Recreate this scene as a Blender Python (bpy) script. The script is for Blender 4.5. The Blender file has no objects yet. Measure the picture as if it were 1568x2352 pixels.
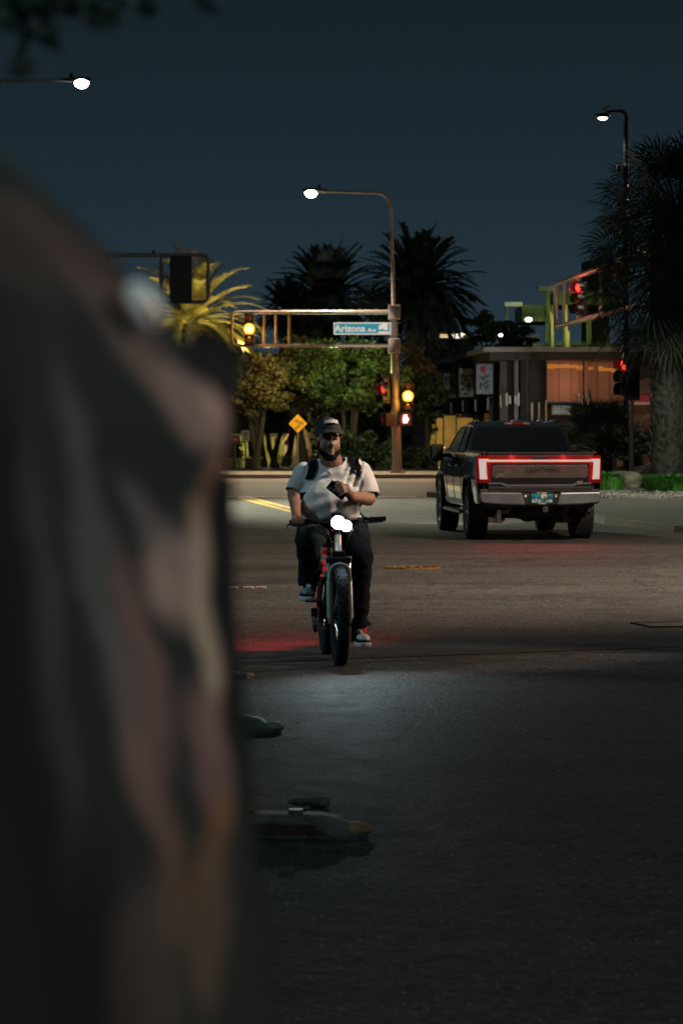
import bpy, bmesh, math, random
from mathutils import Vector, Matrix, noise
R = math.radians
sc = bpy.context.scene
COL = sc.collection
random.seed(7)
F = 6500.0; CX = 784.0; HY = 975.0; CH = 1.8      # focal length, centre, horizon and eye height of the view
def W(px, py, Y): return Vector(((px-CX)/F*Y, Y, CH-(py-HY)/F*Y))
def GY(py): return CH*F/(py-HY)
def V(*a): return Vector(a)

# ------------------------------------------------------------------ materials
def nt(name):
    m = bpy.data.materials.new(name); m.use_nodes = True
    n = m.node_tree.nodes; l = m.node_tree.links
    return m, n, l, n['Principled BSDF']
def pm(name, col, rough=.6, metal=0, var=.18, scale=6, bump=0, bscale=None, coat=0, spec=.5, island=0, trans=0, sheen=0):
    m, n, l, b = nt(name)
    tc = n.new('ShaderNodeTexCoord'); nz = n.new('ShaderNodeTexNoise')
    nz.inputs['Scale'].default_value = scale; nz.inputs['Detail'].default_value = 5
    l.new(tc.outputs['Object'], nz.inputs['Vector'])
    cr = n.new('ShaderNodeValToRGB'); l.new(nz.outputs['Fac'], cr.inputs['Fac'])
    a = [max(0, c*(1-var*1.4)) for c in col]; z = [min(1, c*(1+var*1.4)) for c in col]
    cr.color_ramp.elements[0].color = (*a, 1); cr.color_ramp.elements[0].position = .3
    cr.color_ramp.elements[1].color = (*z, 1); cr.color_ramp.elements[1].position = .7
    out = cr.outputs['Color']
    if island:
        g = n.new('ShaderNodeNewGeometry'); mr = n.new('ShaderNodeMapRange')
        mr.inputs[3].default_value = 1-island; mr.inputs[4].default_value = 1+island
        l.new(g.outputs['Random Per Island'], mr.inputs[0])
        mx = n.new('ShaderNodeVectorMath'); mx.operation = 'SCALE'
        l.new(out, mx.inputs[0]); l.new(mr.outputs[0], mx.inputs['Scale']); out = mx.outputs[0]
    l.new(out, b.inputs['Base Color'])
    mr2 = n.new('ShaderNodeMapRange'); mr2.inputs[3].default_value = max(.02, rough-.08); mr2.inputs[4].default_value = min(1, rough+.08)
    l.new(nz.outputs['Fac'], mr2.inputs[0]); l.new(mr2.outputs[0], b.inputs['Roughness'])
    b.inputs['Metallic'].default_value = metal
    b.inputs['Specular IOR Level'].default_value = spec
    b.inputs['Coat Weight'].default_value = coat; b.inputs['Coat Roughness'].default_value = .05
    if sheen: b.inputs['Sheen Weight'].default_value = sheen
    if trans:
        b.inputs['Transmission Weight'].default_value = trans
    if bump:
        n2 = n.new('ShaderNodeTexNoise'); n2.inputs['Scale'].default_value = bscale or scale*4; n2.inputs['Detail'].default_value = 4
        l.new(tc.outputs['Object'], n2.inputs['Vector'])
        bp = n.new('ShaderNodeBump'); bp.inputs['Strength'].default_value = bump; bp.inputs['Distance'].default_value = .02
        l.new(n2.outputs['Fac'], bp.inputs['Height']); l.new(bp.outputs['Normal'], b.inputs['Normal'])
    return m
def em(name, col, s, base=None):
    m, n, l, b = nt(name)
    b.inputs['Base Color'].default_value = (*(base or col), 1)
    b.inputs['Emission Color'].default_value = (*col, 1); b.inputs['Emission Strength'].default_value = s
    b.inputs['Roughness'].default_value = .3
    return m
M = {}
def mats():
    M['steel'] = pm('galvanised brown steel', (.23,.19,.16), .45, .3, .12, 3, .1, 30)
    M['steel_dark'] = pm('dark steel', (.05,.048,.045), .5, .4)
    M['black'] = pm('black plastic', (.012,.013,.014), .45, 0, .2, 8)
    M['black_metal'] = pm('black powder coat', (.018,.018,.02), .35, .4)
    M['rubber'] = pm('tyre rubber', (.016,.016,.017), .75, 0, .25, 12, .3, 60)
    M['rubber_bike'] = pm('dusty bicycle tyre', (.028,.031,.034), .95, 0, .25, 12, .1, 60, spec=.1)
    M['alu'] = pm('brushed aluminium', (.55,.54,.5), .3, .85, .08, 10)
    M['fork'] = pm('pale grey fork paint', (.50,.47,.41), .35, .25, .08, 10)
    M['chrome'] = pm('dull chrome bumper', (.22,.24,.27), .38, .7, .08, 6)
    M['red_paint'] = pm('red frame paint', (.35,.012,.014), .3, 0, .1, 6, coat=.5)
    M['skin'] = pm('brown skin', (.27,.13,.078), .5, 0, .12, 18, .15, 90)
    M['hair'] = pm('black hair', (.006,.005,.005), .95, 0, .3, 60, .3, 200, spec=.15)
    M['lip'] = pm('lips', (.27,.085,.07), .4, 0, .1)
    M['eye_w'] = pm('eye white', (.14,.12,.11), .2, 0, .03)
    M['eye_d'] = pm('iris', (.02,.012,.008), .1, 0, .03)
    M['shirt'] = pm('grey white cotton', (.56,.54,.50), .85, 0, .05, 10, .25, 120, sheen=.2)
    M['denim'] = pm('black trousers', (.006,.012,.017), .95, 0, .25, 14, .3, 90, spec=.2)
    M['cap'] = pm('black cap cloth', (.014,.015,.014), .85, 0, .2, 20, .3, 150)
    M['cap_logo'] = pm('pale stitched patch', (.55,.5,.45), .8, 0, .2, 60)
    M['strap'] = pm('black webbing', (.005,.006,.007), .95, 0, .2, 40, .2, 200, spec=.1)
    M['shoe_w'] = pm('white shoe leather', (.62,.6,.56), .5, 0, .08)
    M['shoe_b'] = pm('black shoe panel', (.014,.016,.02), .5, 0, .15)
    M['shoe_g'] = pm('blue grey shoe toe', (.16,.23,.28), .5, 0, .1)
    M['sock'] = pm('red sock', (.5,.03,.035), .85, 0, .1)
    M['glass'] = pm('dark tinted glass', (.006,.008,.010), .06, 0, .1, 3, spec=.7)
    M['paint'] = pm('dark grey metallic paint', (.022,.022,.025), .22, .35, .08, 3, coat=1)
    M['panel'] = pm('satin grey tailgate panel', (.11,.10,.095), .35, .5, .08, 8)
    M['emboss'] = pm('darker tailgate lettering', (.02,.02,.022), .4, .3)
    M['red_lens'] = em('red tail lens', (1,.03,.04), .085, (.10,.002,.003))
    M['red_edge'] = em('orange lens edge', (1,.24,.04), .35)
    M['tail_lit'] = em('lit tail lamp', (1,.88,.82), .50, (.08,.07,.07))
    M['white_lit'] = em('lit white lamp', (1,.93,.82), 30)
    M['bike_lit'] = em('lit bicycle lamp', (.80,.97,1), 30)
    M['amber_lit'] = em('lit amber lens', (1,.60,.24), 2.6, (.2,.1,.02))
    M['amber_bloom'] = em('amber lens bloom', (1,.36,.02), .9, (.2,.1,.02))  # bloom round the amber lens, given as a glowing ring
    M['red_lit'] = em('lit red lens', (1,.05,.03), 1.6)
    M['hand_lit'] = em('lit hand symbol', (1,.78,.72), 2.2)
    M['lens_off'] = pm('unlit signal lens', (.05,.02,.01), .15, 0, .1, spec=.8)
    M['teal'] = pm('teal street sign sheeting', (.035,.34,.46), .8, 0, .06, spec=.15)
    M['white_sign'] = pm('white reflective sheeting', (.75,.68,.63), .4, 0, .04)
    M['yellow_sign'] = pm('amber warning sheeting', (.85,.33,.015), .85, 0, .08, spec=.1)
    M['red_sign'] = pm('red sign sheeting', (.5,.03,.03), .4, 0, .08)
    M['bark'] = pm('grey brown bark', (.045,.034,.026), .9, 0, .3, 6, .8, 20)
    M['palm_bark'] = pm('palm trunk boots', (.034,.029,.024), .95, 0, .35, 8, .8, 25, island=.4)
    M['leaf'] = pm('mesquite leaf', (.060,.090,.020), .6, 0, .3, .8, island=.55)
    M['leaf_olive'] = pm('olive leaf', (.125,.090,.028), .6, 0, .3, .8, island=.5)
    M['leaf_dark'] = pm('dark leaf', (.028,.042,.018), .65, 0, .3, .8, island=.5)
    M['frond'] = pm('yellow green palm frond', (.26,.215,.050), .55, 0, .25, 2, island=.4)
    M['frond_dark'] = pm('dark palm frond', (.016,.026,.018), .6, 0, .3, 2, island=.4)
    M['fan'] = pm('fan palm leaf', (.018,.032,.018), .6, 0, .3, 2, island=.6)
    M['fan_dry'] = pm('dry fan palm leaf', (.025,.022,.014), .7, 0, .3, 2, island=.5)
    M['grass'] = pm('grass blades', (.065,.22,.03), .5, 0, .3, 3, island=.5)
    M['rock'] = pm('tan boulder', (.26,.20,.14), .85, 0, .35, 3, .8, 12)
    M['gravel'] = pm('pale gravel', (.14,.12,.105), .85, 0, .3, 5, .5, 20, island=.5)
    M['concrete'] = pm('concrete', (.20,.165,.14), .85, 0, .3, .9, .3, 40)
    M['roof'] = pm('grey roof fascia', (.26,.25,.25), .6, .2, .12, 2)
    M['wood_dark'] = pm('dark cladding', (.040,.033,.030), .75, 0, .3, 2.5, .3, 10)
    M['wood_grey'] = pm('weathered grey post', (.16,.14,.125), .75, 0, .2, 3, .3, 12)
    M['copper'] = pm('copper brown panel', (.40,.17,.105), .38, .35, .10, 1.5)
    M['cream'] = pm('cream plaster', (.42,.33,.16), .8, 0, .15, 1.5, .2, 20)
    M['olive_wall'] = pm('olive corrugated sheet', (.32,.33,.13), .6, .1, .2, 2)
    M['pink_wall'] = pm('brown timber wall', (.17,.11,.095), .8, 0, .3, 3)
    M['green_steel'] = pm('green painted steel', (.085,.12,.035), .5, .1, .15, 2)
    M['white_bar'] = pm('white hanging tube', (.6,.52,.5), .4, 0, .05)
    M['awning'] = pm('red awning cloth', (.38,.05,.045), .8, 0, .12, 3)
    M['tile'] = pm('brown roof tile', (.22,.12,.08), .85, 0, .25, 3)
    M['yellow_line'] = pm('yellow road paint', (.70,.42,.03), .6, 0, .18, 4)
    M['white_line'] = pm('white road paint', (.66,.62,.55), .6, 0, .15, 4)
    M['brick'] = pm('red island brick', (.50,.17,.12), .8, 0, .2, 8)
    M['iron'] = pm('worn cast iron cover', (.12,.09,.07), .35, .8, .3, 25, .5, 60)
    M['brass'] = pm('worn brassy rim', (.75,.42,.10), .3, .8, .2, 10)
    M['dirt'] = pm('dark planted earth', (.055,.042,.032), .95, 0, .3, 1.5, .5, 12)
    M['pave'] = pm('grey green paving', (.085,.083,.075), .85, 0, .15, 1, .3, 40)
    M['rub_grey'] = pm('scuffed grey rubber', (.27,.25,.23), .55, 0, .4, 14, .6, 40)
    M['rub_tan'] = pm('tan scuffed end', (.75,.36,.15), .6, 0, .3, 14)
    M['reflector'] = pm('orange reflector', (.75,.33,.03), .25, 0, .1)
    M['stone_w'] = pm('pale stone chip', (.55,.53,.5), .6, 0, .2)
    M['phone'] = pm('black phone glass', (.012,.015,.02), .1, .2, .1, spec=.8)
    M['plate_teal'] = pm('teal licence plate', (.02,.30,.33), .35, 0, .2, 14)
    M['plate_ink'] = pm('navy plate letters', (.012,.035,.085), .4, 0, .05)
    M['twig_leaf'] = pm('pale twig leaf', (.30,.42,.36), .6, 0, .2, 2)
    M['arm_grey'] = pm('weathered grey arm', (.24,.30,.30), .6, .2, .1, 2)
    M['black_hem'] = pm('black hem', (.008,.010,.011), .9, 0, .1)

# ------------------------------------------------------------------ mesh builder
class MB:
    def __init__(s): s.v = []; s.f = []
    def add(s, vs, fs):
        o = len(s.v); s.v += [Vector(v) for v in vs]; s.f += [tuple(o+i for i in f) for f in fs]; return s
    def box(s, c, d, rz=0, mat=None):
        c = Vector(c); h = Vector(d)/2
        m = mat if mat is not None else Matrix.Rotation(rz, 3, 'Z')
        vs = [c + m@Vector((x*h.x, y*h.y, z*h.z)) for x in (-1,1) for y in (-1,1) for z in (-1,1)]
        return s.add(vs, [(0,1,3,2),(4,6,7,5),(0,4,5,1),(2,3,7,6),(0,2,6,4),(1,5,7,3)])
    def tube(s, pts, rad, n=10, cap=True, flat=1.0):
        pts = [Vector(p) for p in pts]; k = len(pts)
        if not hasattr(rad, '__len__'): rad = [rad]*k
        up = None; rings = []
        for i in range(k):
            t = (pts[min(i+1,k-1)]-pts[max(i-1,0)])
            if t.length < 1e-9: t = Vector((0,0,1))
            t.normalize()
            if up is None:
                up = Vector((0,0,1)) if abs(t.z) < .9 else Vector((0,1,0))
            a = t.cross(up)
            if a.length < 1e-6: a = t.cross(Vector((1,0,0)))
            a.normalize(); b = a.cross(t).normalized(); up = b
            rings.append([pts[i] + (a*math.cos(2*math.pi*j/n) + b*math.sin(2*math.pi*j/n)*flat)*rad[i] for j in range(n)])
        vs = [v for r in rings for v in r]; fs = []
        for i in range(k-1):
            for j in range(n):
                q = (j+1) % n
                fs.append((i*n+j, i*n+q, (i+1)*n+q, (i+1)*n+j))
        if cap: fs += [tuple(range(n-1,-1,-1)), tuple((k-1)*n+j for j in range(n))]
        return s.add(vs, fs)
    def ball(s, c, r, nu=12, nv=8, rot=None):
        c = Vector(c); r = Vector(r) if hasattr(r, '__len__') else Vector((r,r,r))
        vs = []
        for i in range(nv+1):
            t = math.pi*i/nv
            for j in range(nu):
                a = 2*math.pi*j/nu
                p = Vector((r.x*math.sin(t)*math.cos(a), r.y*math.sin(t)*math.sin(a), r.z*math.cos(t)))
                if rot is not None: p = rot@p
                vs.append(c+p)
        fs = [(i*nu+j, (i+1)*nu+j, (i+1)*nu+(j+1)%nu, i*nu+(j+1)%nu) for i in range(nv) for j in range(nu)]
        return s.add(vs, fs)
    def ring(s, c, axis, prof, n=40):
        """lathe: prof = [(radius, offset along axis)], closed loop"""
        c = Vector(c); ax = Vector(axis).normalized()
        a = ax.orthogonal().normalized(); b = ax.cross(a)
        k = len(prof); vs = []
        for i in range(n):
            t = 2*math.pi*i/n; d = a*math.cos(t)+b*math.sin(t)
            vs += [c + d*r + ax*o for r, o in prof]
        fs = [(i*k+j, i*k+(j+1)%k, ((i+1)%n)*k+(j+1)%k, ((i+1)%n)*k+j) for i in range(n) for j in range(k)]
        return s.add(vs, fs)
    def disc(s, c, axis, r, th, n=20):
        c = Vector(c); ax = Vector(axis).normalized()
        return s.tube([c-ax*th/2, c+ax*th/2], r, n)
    def prism(s, poly, fn, d0, d1):
        """poly: 2D outline; fn(a,b,d) -> 3D; extruded from d0 to d1"""
        n = len(poly)
        vs = [fn(a,b,d0) for a,b in poly]+[fn(a,b,d1) for a,b in poly]
        fs = [tuple(range(n)), tuple(range(2*n-1,n-1,-1))]+[(i,(i+1)%n,n+(i+1)%n,n+i) for i in range(n)]
        return s.add(vs, fs)
    def build(s, name, mat, parent=None, smooth=False, bevel=0, bseg=2):
        me = bpy.data.meshes.new(name)
        off = base(parent)
        me.from_pydata([tuple(v-off) for v in s.v], [], s.f); me.validate()
        bm = bmesh.new(); bm.from_mesh(me)
        bmesh.ops.remove_doubles(bm, verts=bm.verts, dist=1e-5)
        bmesh.ops.recalc_face_normals(bm, faces=bm.faces)
        bm.to_mesh(me); bm.free()
        if smooth:
            me.polygons.foreach_set('use_smooth', [True]*len(me.polygons))
        o = bpy.data.objects.new(name, me); COL.objects.link(o); o.parent = parent
        me.materials.append(mat)
        if bevel:
            md = o.modifiers.new('bevel', 'BEVEL'); md.width = bevel; md.segments = bseg; md.limit_method = 'ANGLE'; md.angle_limit = R(35)
        if smooth:
            try:
                me.set_sharp_from_angle(angle=R(40))
            except Exception: pass
        return o
LOCALS = set()
def base(p):
    if p is None: return Vector((0,0,0))
    while p.parent: p = p.parent
    if p.name in LOCALS: return Vector((0,0,0))
    return p.location.copy()
def thing(name, label, cat, loc=(0,0,0), rz=0, group=None, local=False):
    o = bpy.data.objects.new(name, None); COL.objects.link(o)
    o.empty_display_size = .3
    o.location = loc; o.rotation_euler = (0,0,rz)
    o['label'] = label; o['category'] = cat
    if group: o['group'] = group
    if local: LOCALS.add(o.name)
    return o
def tag(o, label, cat, group=None, kind=None):
    if label: o['label'] = label
    if cat: o['category'] = cat
    if group: o['group'] = group
    if kind: o['kind'] = kind
    return o
def recenter(o, loc):
    """give a one-mesh thing its origin at its own base"""
    loc = Vector(loc); o.data.transform(Matrix.Translation(-loc)); o.location = loc; return o
def copy_tree(o, parent=None):
    c = o.copy(); COL.objects.link(c); c.parent = parent
    if o.name in LOCALS: LOCALS.add(c.name)
    for ch in [k for k in bpy.data.objects if k.parent == o]: copy_tree(ch, c)
    return c
def text_mb(body, size, origin, ux, uz, depth=.004, bold=0, align='CENTER', shear=0):
    cu = bpy.data.curves.new('t', 'FONT'); cu.body = body; cu.size = size; cu.extrude = depth; cu.offset = bold
    cu.align_x = align; cu.align_y = 'CENTER'; cu.shear = shear; cu.resolution_u = 3
    o = bpy.data.objects.new('t', cu); COL.objects.link(o)
    dg = bpy.context.evaluated_depsgraph_get()
    me = bpy.data.meshes.new_from_object(o.evaluated_get(dg))
    ux = Vector(ux).normalized(); uz = Vector(uz).normalized(); uy = ux.cross(uz)
    mb = MB()
    mb.add([Vector(origin)+ux*v.co.x+uz*v.co.y-uy*v.co.z*1.0 for v in me.vertices], [tuple(p.vertices) for p in me.polygons])
    bpy.data.objects.remove(o); bpy.data.meshes.remove(me)
    return mb
def blob(name, prims, voxel, mat, parent, smooth_it=6, disp=None, cut=None):
    """one continuous skin over tapered limbs and ellipsoids (voxel remesh)"""
    mb = MB()
    for p in prims:
        if p[0] == 'c':
            _, a, ra, b, rb = p; a = Vector(a); b = Vector(b)
            n = max(2, int((b-a).length/max(ra,rb)*3)+1)
            mb.tube([a.lerp(b, i/n) for i in range(n+1)], [ra+(rb-ra)*i/n for i in range(n+1)], 14)
            mb.ball(a, ra, 14, 10); mb.ball(b, rb, 14, 10)
        else:
            mb.ball(p[1], p[2], 20, 14, p[3] if len(p) > 3 else None)
    me = bpy.data.meshes.new(name); me.from_pydata([tuple(v) for v in mb.v], [], mb.f)
    bm = bmesh.new(); bm.from_mesh(me)
    bmesh.ops.remove_doubles(bm, verts=bm.verts, dist=1e-6); bmesh.ops.recalc_face_normals(bm, faces=bm.faces)
    bm.to_mesh(me); bm.free()
    o = bpy.data.objects.new(name, me); COL.objects.link(o)
    r = o.modifiers.new('r', 'REMESH'); r.mode = 'VOXEL'; r.voxel_size = voxel
    if smooth_it:
        s2 = o.modifiers.new('s', 'SMOOTH'); s2.factor = .5; s2.iterations = smooth_it
    dg = bpy.context.evaluated_depsgraph_get()
    m2 = bpy.data.meshes.new_from_object(o.evaluated_get(dg)); m2.name = name
    bpy.data.objects.remove(o); bpy.data.meshes.remove(me)
    m2.materials.clear(); m2.materials.append(mat)
    if disp:
        nn = [v.normal.copy() for v in m2.vertices]
        for v, nr in zip(m2.vertices, nn): v.co += nr*disp(v.co, nr)
    if cut:
        bm = bmesh.new(); bm.from_mesh(m2)
        kill = [v for v in bm.verts if cut(v.co)]
        bmesh.ops.delete(bm, geom=kill, context='VERTS'); bm.to_mesh(m2); bm.free()
    m2.transform(Matrix.Translation(-base(parent)))
    m2.polygons.foreach_set('use_smooth', [True]*len(m2.polygons))
    ob = bpy.data.objects.new(name, m2); COL.objects.link(ob); ob.parent = parent
    return ob
def light(name, kind, loc, energy, col, size=.2, target=None, cone=None, blend=.5):
    d = bpy.data.lights.new(name, kind); d.energy = energy; d.color = col
    if kind != 'AREA': d.shadow_soft_size = size
    if kind == 'SPOT': d.spot_size = R(cone); d.spot_blend = blend
    o = bpy.data.objects.new(name, d); COL.objects.link(o); o.location = loc
    if target is not None:
        o.rotation_euler = (Vector(target)-Vector(loc)).to_track_quat('-Z','Y').to_euler()
    return o
mats()
# ------------------------------------------------------------------ ground
def asphalt():
    m, n, l, b = nt('asphalt road')
    tc = n.new('ShaderNodeTexCoord')
    def noisen(s, det=6, vec=None, rough=.6):
        q = n.new('ShaderNodeTexNoise'); q.inputs['Scale'].default_value = s; q.inputs['Detail'].default_value = det; q.inputs['Roughness'].default_value = rough
        l.new(vec or tc.outputs['Object'], q.inputs['Vector']); return q
    big = noisen(.25); mid = noisen(3.5); fine = noisen(26, 4)
    r1 = n.new('ShaderNodeValToRGB'); l.new(big.outputs['Fac'], r1.inputs['Fac'])
    r1.color_ramp.elements[0].position = .3; r1.color_ramp.elements[0].color = (.052,.049,.046,1)
    r1.color_ramp.elements[1].position = .7; r1.color_ramp.elements[1].color = (.088,.082,.075,1)
    def mul(a, fac, lo, hi, p0, p1):
        mr = n.new('ShaderNodeMapRange'); mr.inputs[1].default_value = p0; mr.inputs[2].default_value = p1
        mr.inputs[3].default_value = lo; mr.inputs[4].default_value = hi; l.new(fac, mr.inputs[0])
        vm = n.new('ShaderNodeVectorMath'); vm.operation = 'SCALE'; l.new(a, vm.inputs[0]); l.new(mr.outputs[0], vm.inputs['Scale'])
        return vm.outputs[0]
    c = mul(r1.outputs['Color'], mid.outputs['Fac'], .78, 1.2, .35, .65)
    mp = n.new('ShaderNodeMapping'); mp.inputs['Scale'].default_value = (.10,1.1,1); l.new(tc.outputs['Object'], mp.inputs['Vector'])
    bnd = noisen(1.0, 5, mp.outputs['Vector'], .7)
    c = mul(c, bnd.outputs['Fac'], .72, 1.25, .38, .62)
    g9 = noisen(8, 4); c = mul(c, g9.outputs['Fac'], .75, 1.3, .38, .62)
    st2 = noisen(.55, 3); c = mul(c, st2.outputs['Fac'], .62, 1.0, .36, .44)
    c = mul(c, fine.outputs['Fac'], .35, 1.75, .36, .64)
    # pale aggregate chips
    vo = n.new('ShaderNodeTexVoronoi'); vo.inputs['Scale'].default_value = 30; l.new(tc.outputs['Object'], vo.inputs['Vector'])
    lt = n.new('ShaderNodeMath'); lt.operation = 'LESS_THAN'; lt.inputs[1].default_value = .20; l.new(vo.outputs['Distance'], lt.inputs[0])
    sp = n.new('ShaderNodeSeparateColor'); l.new(vo.outputs['Color'], sp.inputs['Color'])
    gt = n.new('ShaderNodeMath'); gt.operation = 'GREATER_THAN'; gt.inputs[1].default_value = .82; l.new(sp.outputs[0], gt.inputs[0])
    an = n.new('ShaderNodeMath'); an.operation = 'MULTIPLY'; l.new(lt.outputs[0], an.inputs[0]); l.new(gt.outputs[0], an.inputs[1])
    mx = n.new('ShaderNodeMix'); mx.data_type = 'RGBA'; l.new(an.outputs[0], mx.inputs['Factor']); l.new(c, mx.inputs['A']); mx.inputs['B'].default_value = (.50,.49,.47,1)
    # cracks
    cv = n.new('ShaderNodeTexVoronoi'); cv.feature = 'DISTANCE_TO_EDGE'; cv.inputs['Scale'].default_value = .22
    dn = noisen(1.2); vm = n.new('ShaderNodeVectorMath'); vm.operation = 'MULTIPLY_ADD'
    l.new(dn.outputs['Color'], vm.inputs[0]); vm.inputs[1].default_value = (1.6,1.6,0); l.new(tc.outputs['Object'], vm.inputs[2])
    l.new(vm.outputs[0], cv.inputs['Vector'])
    cl = n.new('ShaderNodeMath'); cl.operation = 'LESS_THAN'; cl.inputs[1].default_value = .0035; l.new(cv.outputs['Distance'], cl.inputs[0])
    mx2 = n.new('ShaderNodeMix'); mx2.data_type = 'RGBA'; l.new(cl.outputs[0], mx2.inputs['Factor']); l.new(mx.outputs['Result'], mx2.inputs['A']); mx2.inputs['B'].default_value = (.018,.017,.016,1)
    l.new(mx2.outputs['Result'], b.inputs['Base Color'])
    mr = n.new('ShaderNodeMapRange'); mr.inputs[3].default_value = .55; mr.inputs[4].default_value = .85; l.new(mid.outputs['Fac'], mr.inputs[0]); l.new(mr.outputs[0], b.inputs['Roughness'])
    b.inputs['Specular IOR Level'].default_value = .45
    bp = n.new('ShaderNodeBump'); bp.inputs['Strength'].default_value = .9; bp.inputs['Distance'].default_value = .012
    ad = n.new('ShaderNodeMath'); ad.operation = 'ADD'; l.new(fine.outputs['Fac'], ad.inputs[0])
    f2 = noisen(14, 4); l.new(f2.outputs['Fac'], ad.inputs[1]); l.new(ad.outputs[0], bp.inputs['Height']); l.new(bp.outputs['Normal'], b.inputs['Normal'])
    return m
M['asphalt'] = asphalt()
M['asphalt_patch'] = pm('newer asphalt patch', (.045,.043,.042), .7, 0, .2, 2, .7, 45)
def sheet(name, poly, z, mat, label=None, cat=None, kind='structure', thick=0):
    mb = MB(); n = len(poly)
    if thick: mb.prism(poly, lambda a,b,d: V(a,b,d), z-thick, z)
    else: mb.add([(x,y,z) for x,y in poly], [tuple(range(n))])
    o = mb.build(name, mat); tag(o, label, cat, kind=kind); return o
sheet('ground', [(-400,-60),(400,-60),(400,500),(-400,500)], -.012, M['dirt'])
sheet('road', [(-120,-40),(120,-40),(120,94),(-120,94)], 0, M['asphalt'])
sheet('far_pavement', [(-120,94),(120,94),(120,101),(-120,101)], .14, M['concrete'], thick=.16)
sheet('planting_bed', [(-120,101),(120,101),(120,170),(-120,170)], .13, M['dirt'], thick=.14)
sheet('concrete_gutter', [(-120,88.2),(120,88.2),(120,93.99),(-120,93.99)], .005, M['concrete'])
# resurfaced strip of road running across in front of the cyclist
sheet('road_patch', [(-4,21.2),(.29,23.3),(2.98,24.7),(14,30.2),(14,28),(2.76,22.9),(.26,21.8),(-4,19.9)], .0045, M['asphalt_patch'])
# near corner pavement on the right with its kerb
corner = [(4.75,54),(4.9,51),(5.72,47.4),(7.6,43.5),(12,40.5),(40,38),(40,93.9),(5.2,93.9),(4.8,75)]
sheet('corner_pavement', corner, .10, M['pave'], thick=.12)
kp = MB(); kpts = [(5.2,93.9),(4.8,75),(4.75,54),(4.9,51),(5.72,47.4),(7.6,43.5),(12,40.5),(40,38)]
for (a,b) in zip(kpts[:-1], kpts[1:]):
    a = V(*a,0); b = V(*b,0); d = (b-a).normalized(); q = d.cross(V(0,0,1)).normalized()
    kp.add([a-q*.02+V(0,0,-.02), a+q*.17+V(0,0,-.02), b+q*.17+V(0,0,-.02), b-q*.02+V(0,0,-.02), a-q*.02+V(0,0,.108), a+q*.15+V(0,0,.108), b+q*.15+V(0,0,.108), b-q*.02+V(0,0,.108)],
           [(0,1,2,3),(4,7,6,5),(0,4,5,1),(1,5,6,2),(2,6,7,3),(3,7,4,0)])
tag(kp.build('kerb', M['concrete']), None, None, kind='structure')
# far lane lines
sheet('white_line', [(-60,70.2),(1.85,70.2),(1.85,70.95),(-60,70.95)], .005, M['white_line'])
for off in (-.13, .13):
    a = V(-2.45+off, 70.0, 0); b = V(-.2+off, 53, 0)
    mb = MB(); q = V(.085,0,0)
    mb.add([a-q+V(0,0,.005), a+q+V(0,0,.005), b+q+V(0,0,.005), b-q+V(0,0,.005)], [(0,1,2,3)])
    tag(mb.build('yellow_line', M['yellow_line']), None, None, kind='structure')
# brick nosed median beside the truck
med = [(2.3,72.5),(2.12,70.5),(2.4,69.3),(3.0,68.8),(3.7,69.4),(4.0,71),(4.0,72.5)]
med = [(x, y) for x, y in med] + [(3.6,78),(2.7,78)]
t = thing('traffic_island', 'low median island with red brick top and pale kerb just left of the pickup truck', 'traffic island', (2.9,69,0))
MB().prism(med, lambda a,b,d: V(a,b,d), -.01, .13).build('kerb_ring', M['concrete'], t, bevel=.02)
ins = [(3.1+(x-3.1)*.86, 73+(y-73)*.93) for x,y in med]
MB().prism(ins, lambda a,b,d: V(a,b,d), .1, .137).build('brick_top', M['brick'], t)

# gravel bed with boulders and grass on the right
random.seed(3)
gb = MB(); nx, ny = 34, 26
def gz(x, y):
    e = min(1, (x-5.2)/1.2, (y-64.5)/2.5, (92-y)/2)
    return .10 + max(0,e)*(.10+.16*noise.noise(V(x*.35,y*.35,0)))+ .02*noise.noise(V(x*3,y*3,1))*max(0,e)
gv = []
for j in range(ny+1):
    for i in range(nx+1):
        x = 5.2+i/nx*14; y = 64.5+j/ny*27.5
        gv.append(V(x, y, gz(x,y)+.004))
gb.add(gv, [(j*(nx+1)+i, j*(nx+1)+i+1, (j+1)*(nx+1)+i+1, (j+1)*(nx+1)+i) for j in range(ny) for i in range(nx)])
tag(gb.build('gravel_bed', M['gravel'], smooth=True), None, None, kind='structure')
st = MB()
for k in range(3200):
    x = 5.3+random.random()**1.3*8; y = 64.8+random.random()**1.5*16; s = random.uniform(.018,.06)
    c = V(x,y,gz(x,y)+s*.3); rot = Matrix.Rotation(random.random()*6, 3, 'Z')
    vs = [c+rot@V(dx*s*random.uniform(.7,1.3), dy*s*random.uniform(.7,1.3), dz*s*random.uniform(.5,.9)) for dx,dy,dz in ((1,0,0),(-1,0,0),(0,1,0),(0,-1,0),(0,0,1),(0,0,-1))]
    st.add(vs, [(0,2,4),(2,1,4),(1,3,4),(3,0,4),(2,0,5),(1,2,5),(3,1,5),(0,3,5)])
tag(st.build('gravel', M['gravel']), 'loose pale gravel stones spread over the planted bed right of the truck', 'gravel', kind='stuff')
def boulder(px, Y, w, h, label):
    x = (px-CX)/F*Y; c = V(x, Y, gz(x,Y)+h*.35)
    mb = MB(); mb.ball(c, (w/2, w*.4, h*.65), 18, 12)
    for v in mb.v:
        d = (v-c); k = 1+.45*noise.noise(v*2.2)+.18*noise.noise(v*6); v.x = c.x+d.x*k; v.y = c.y+d.y*k; v.z = c.z+d.z*k
    recenter(tag(mb.build('boulder', M['rock']), label, 'boulder', 'boulders in the gravel bed'), (x,Y,gz(x,Y)))
boulder(1437, 71, .95, .42, 'wide tan brown boulder in the gravel close right of the pickup')
boulder(1498, 72.5, .62, .62, 'taller grey boulder left of the palm trunk foot')
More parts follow.
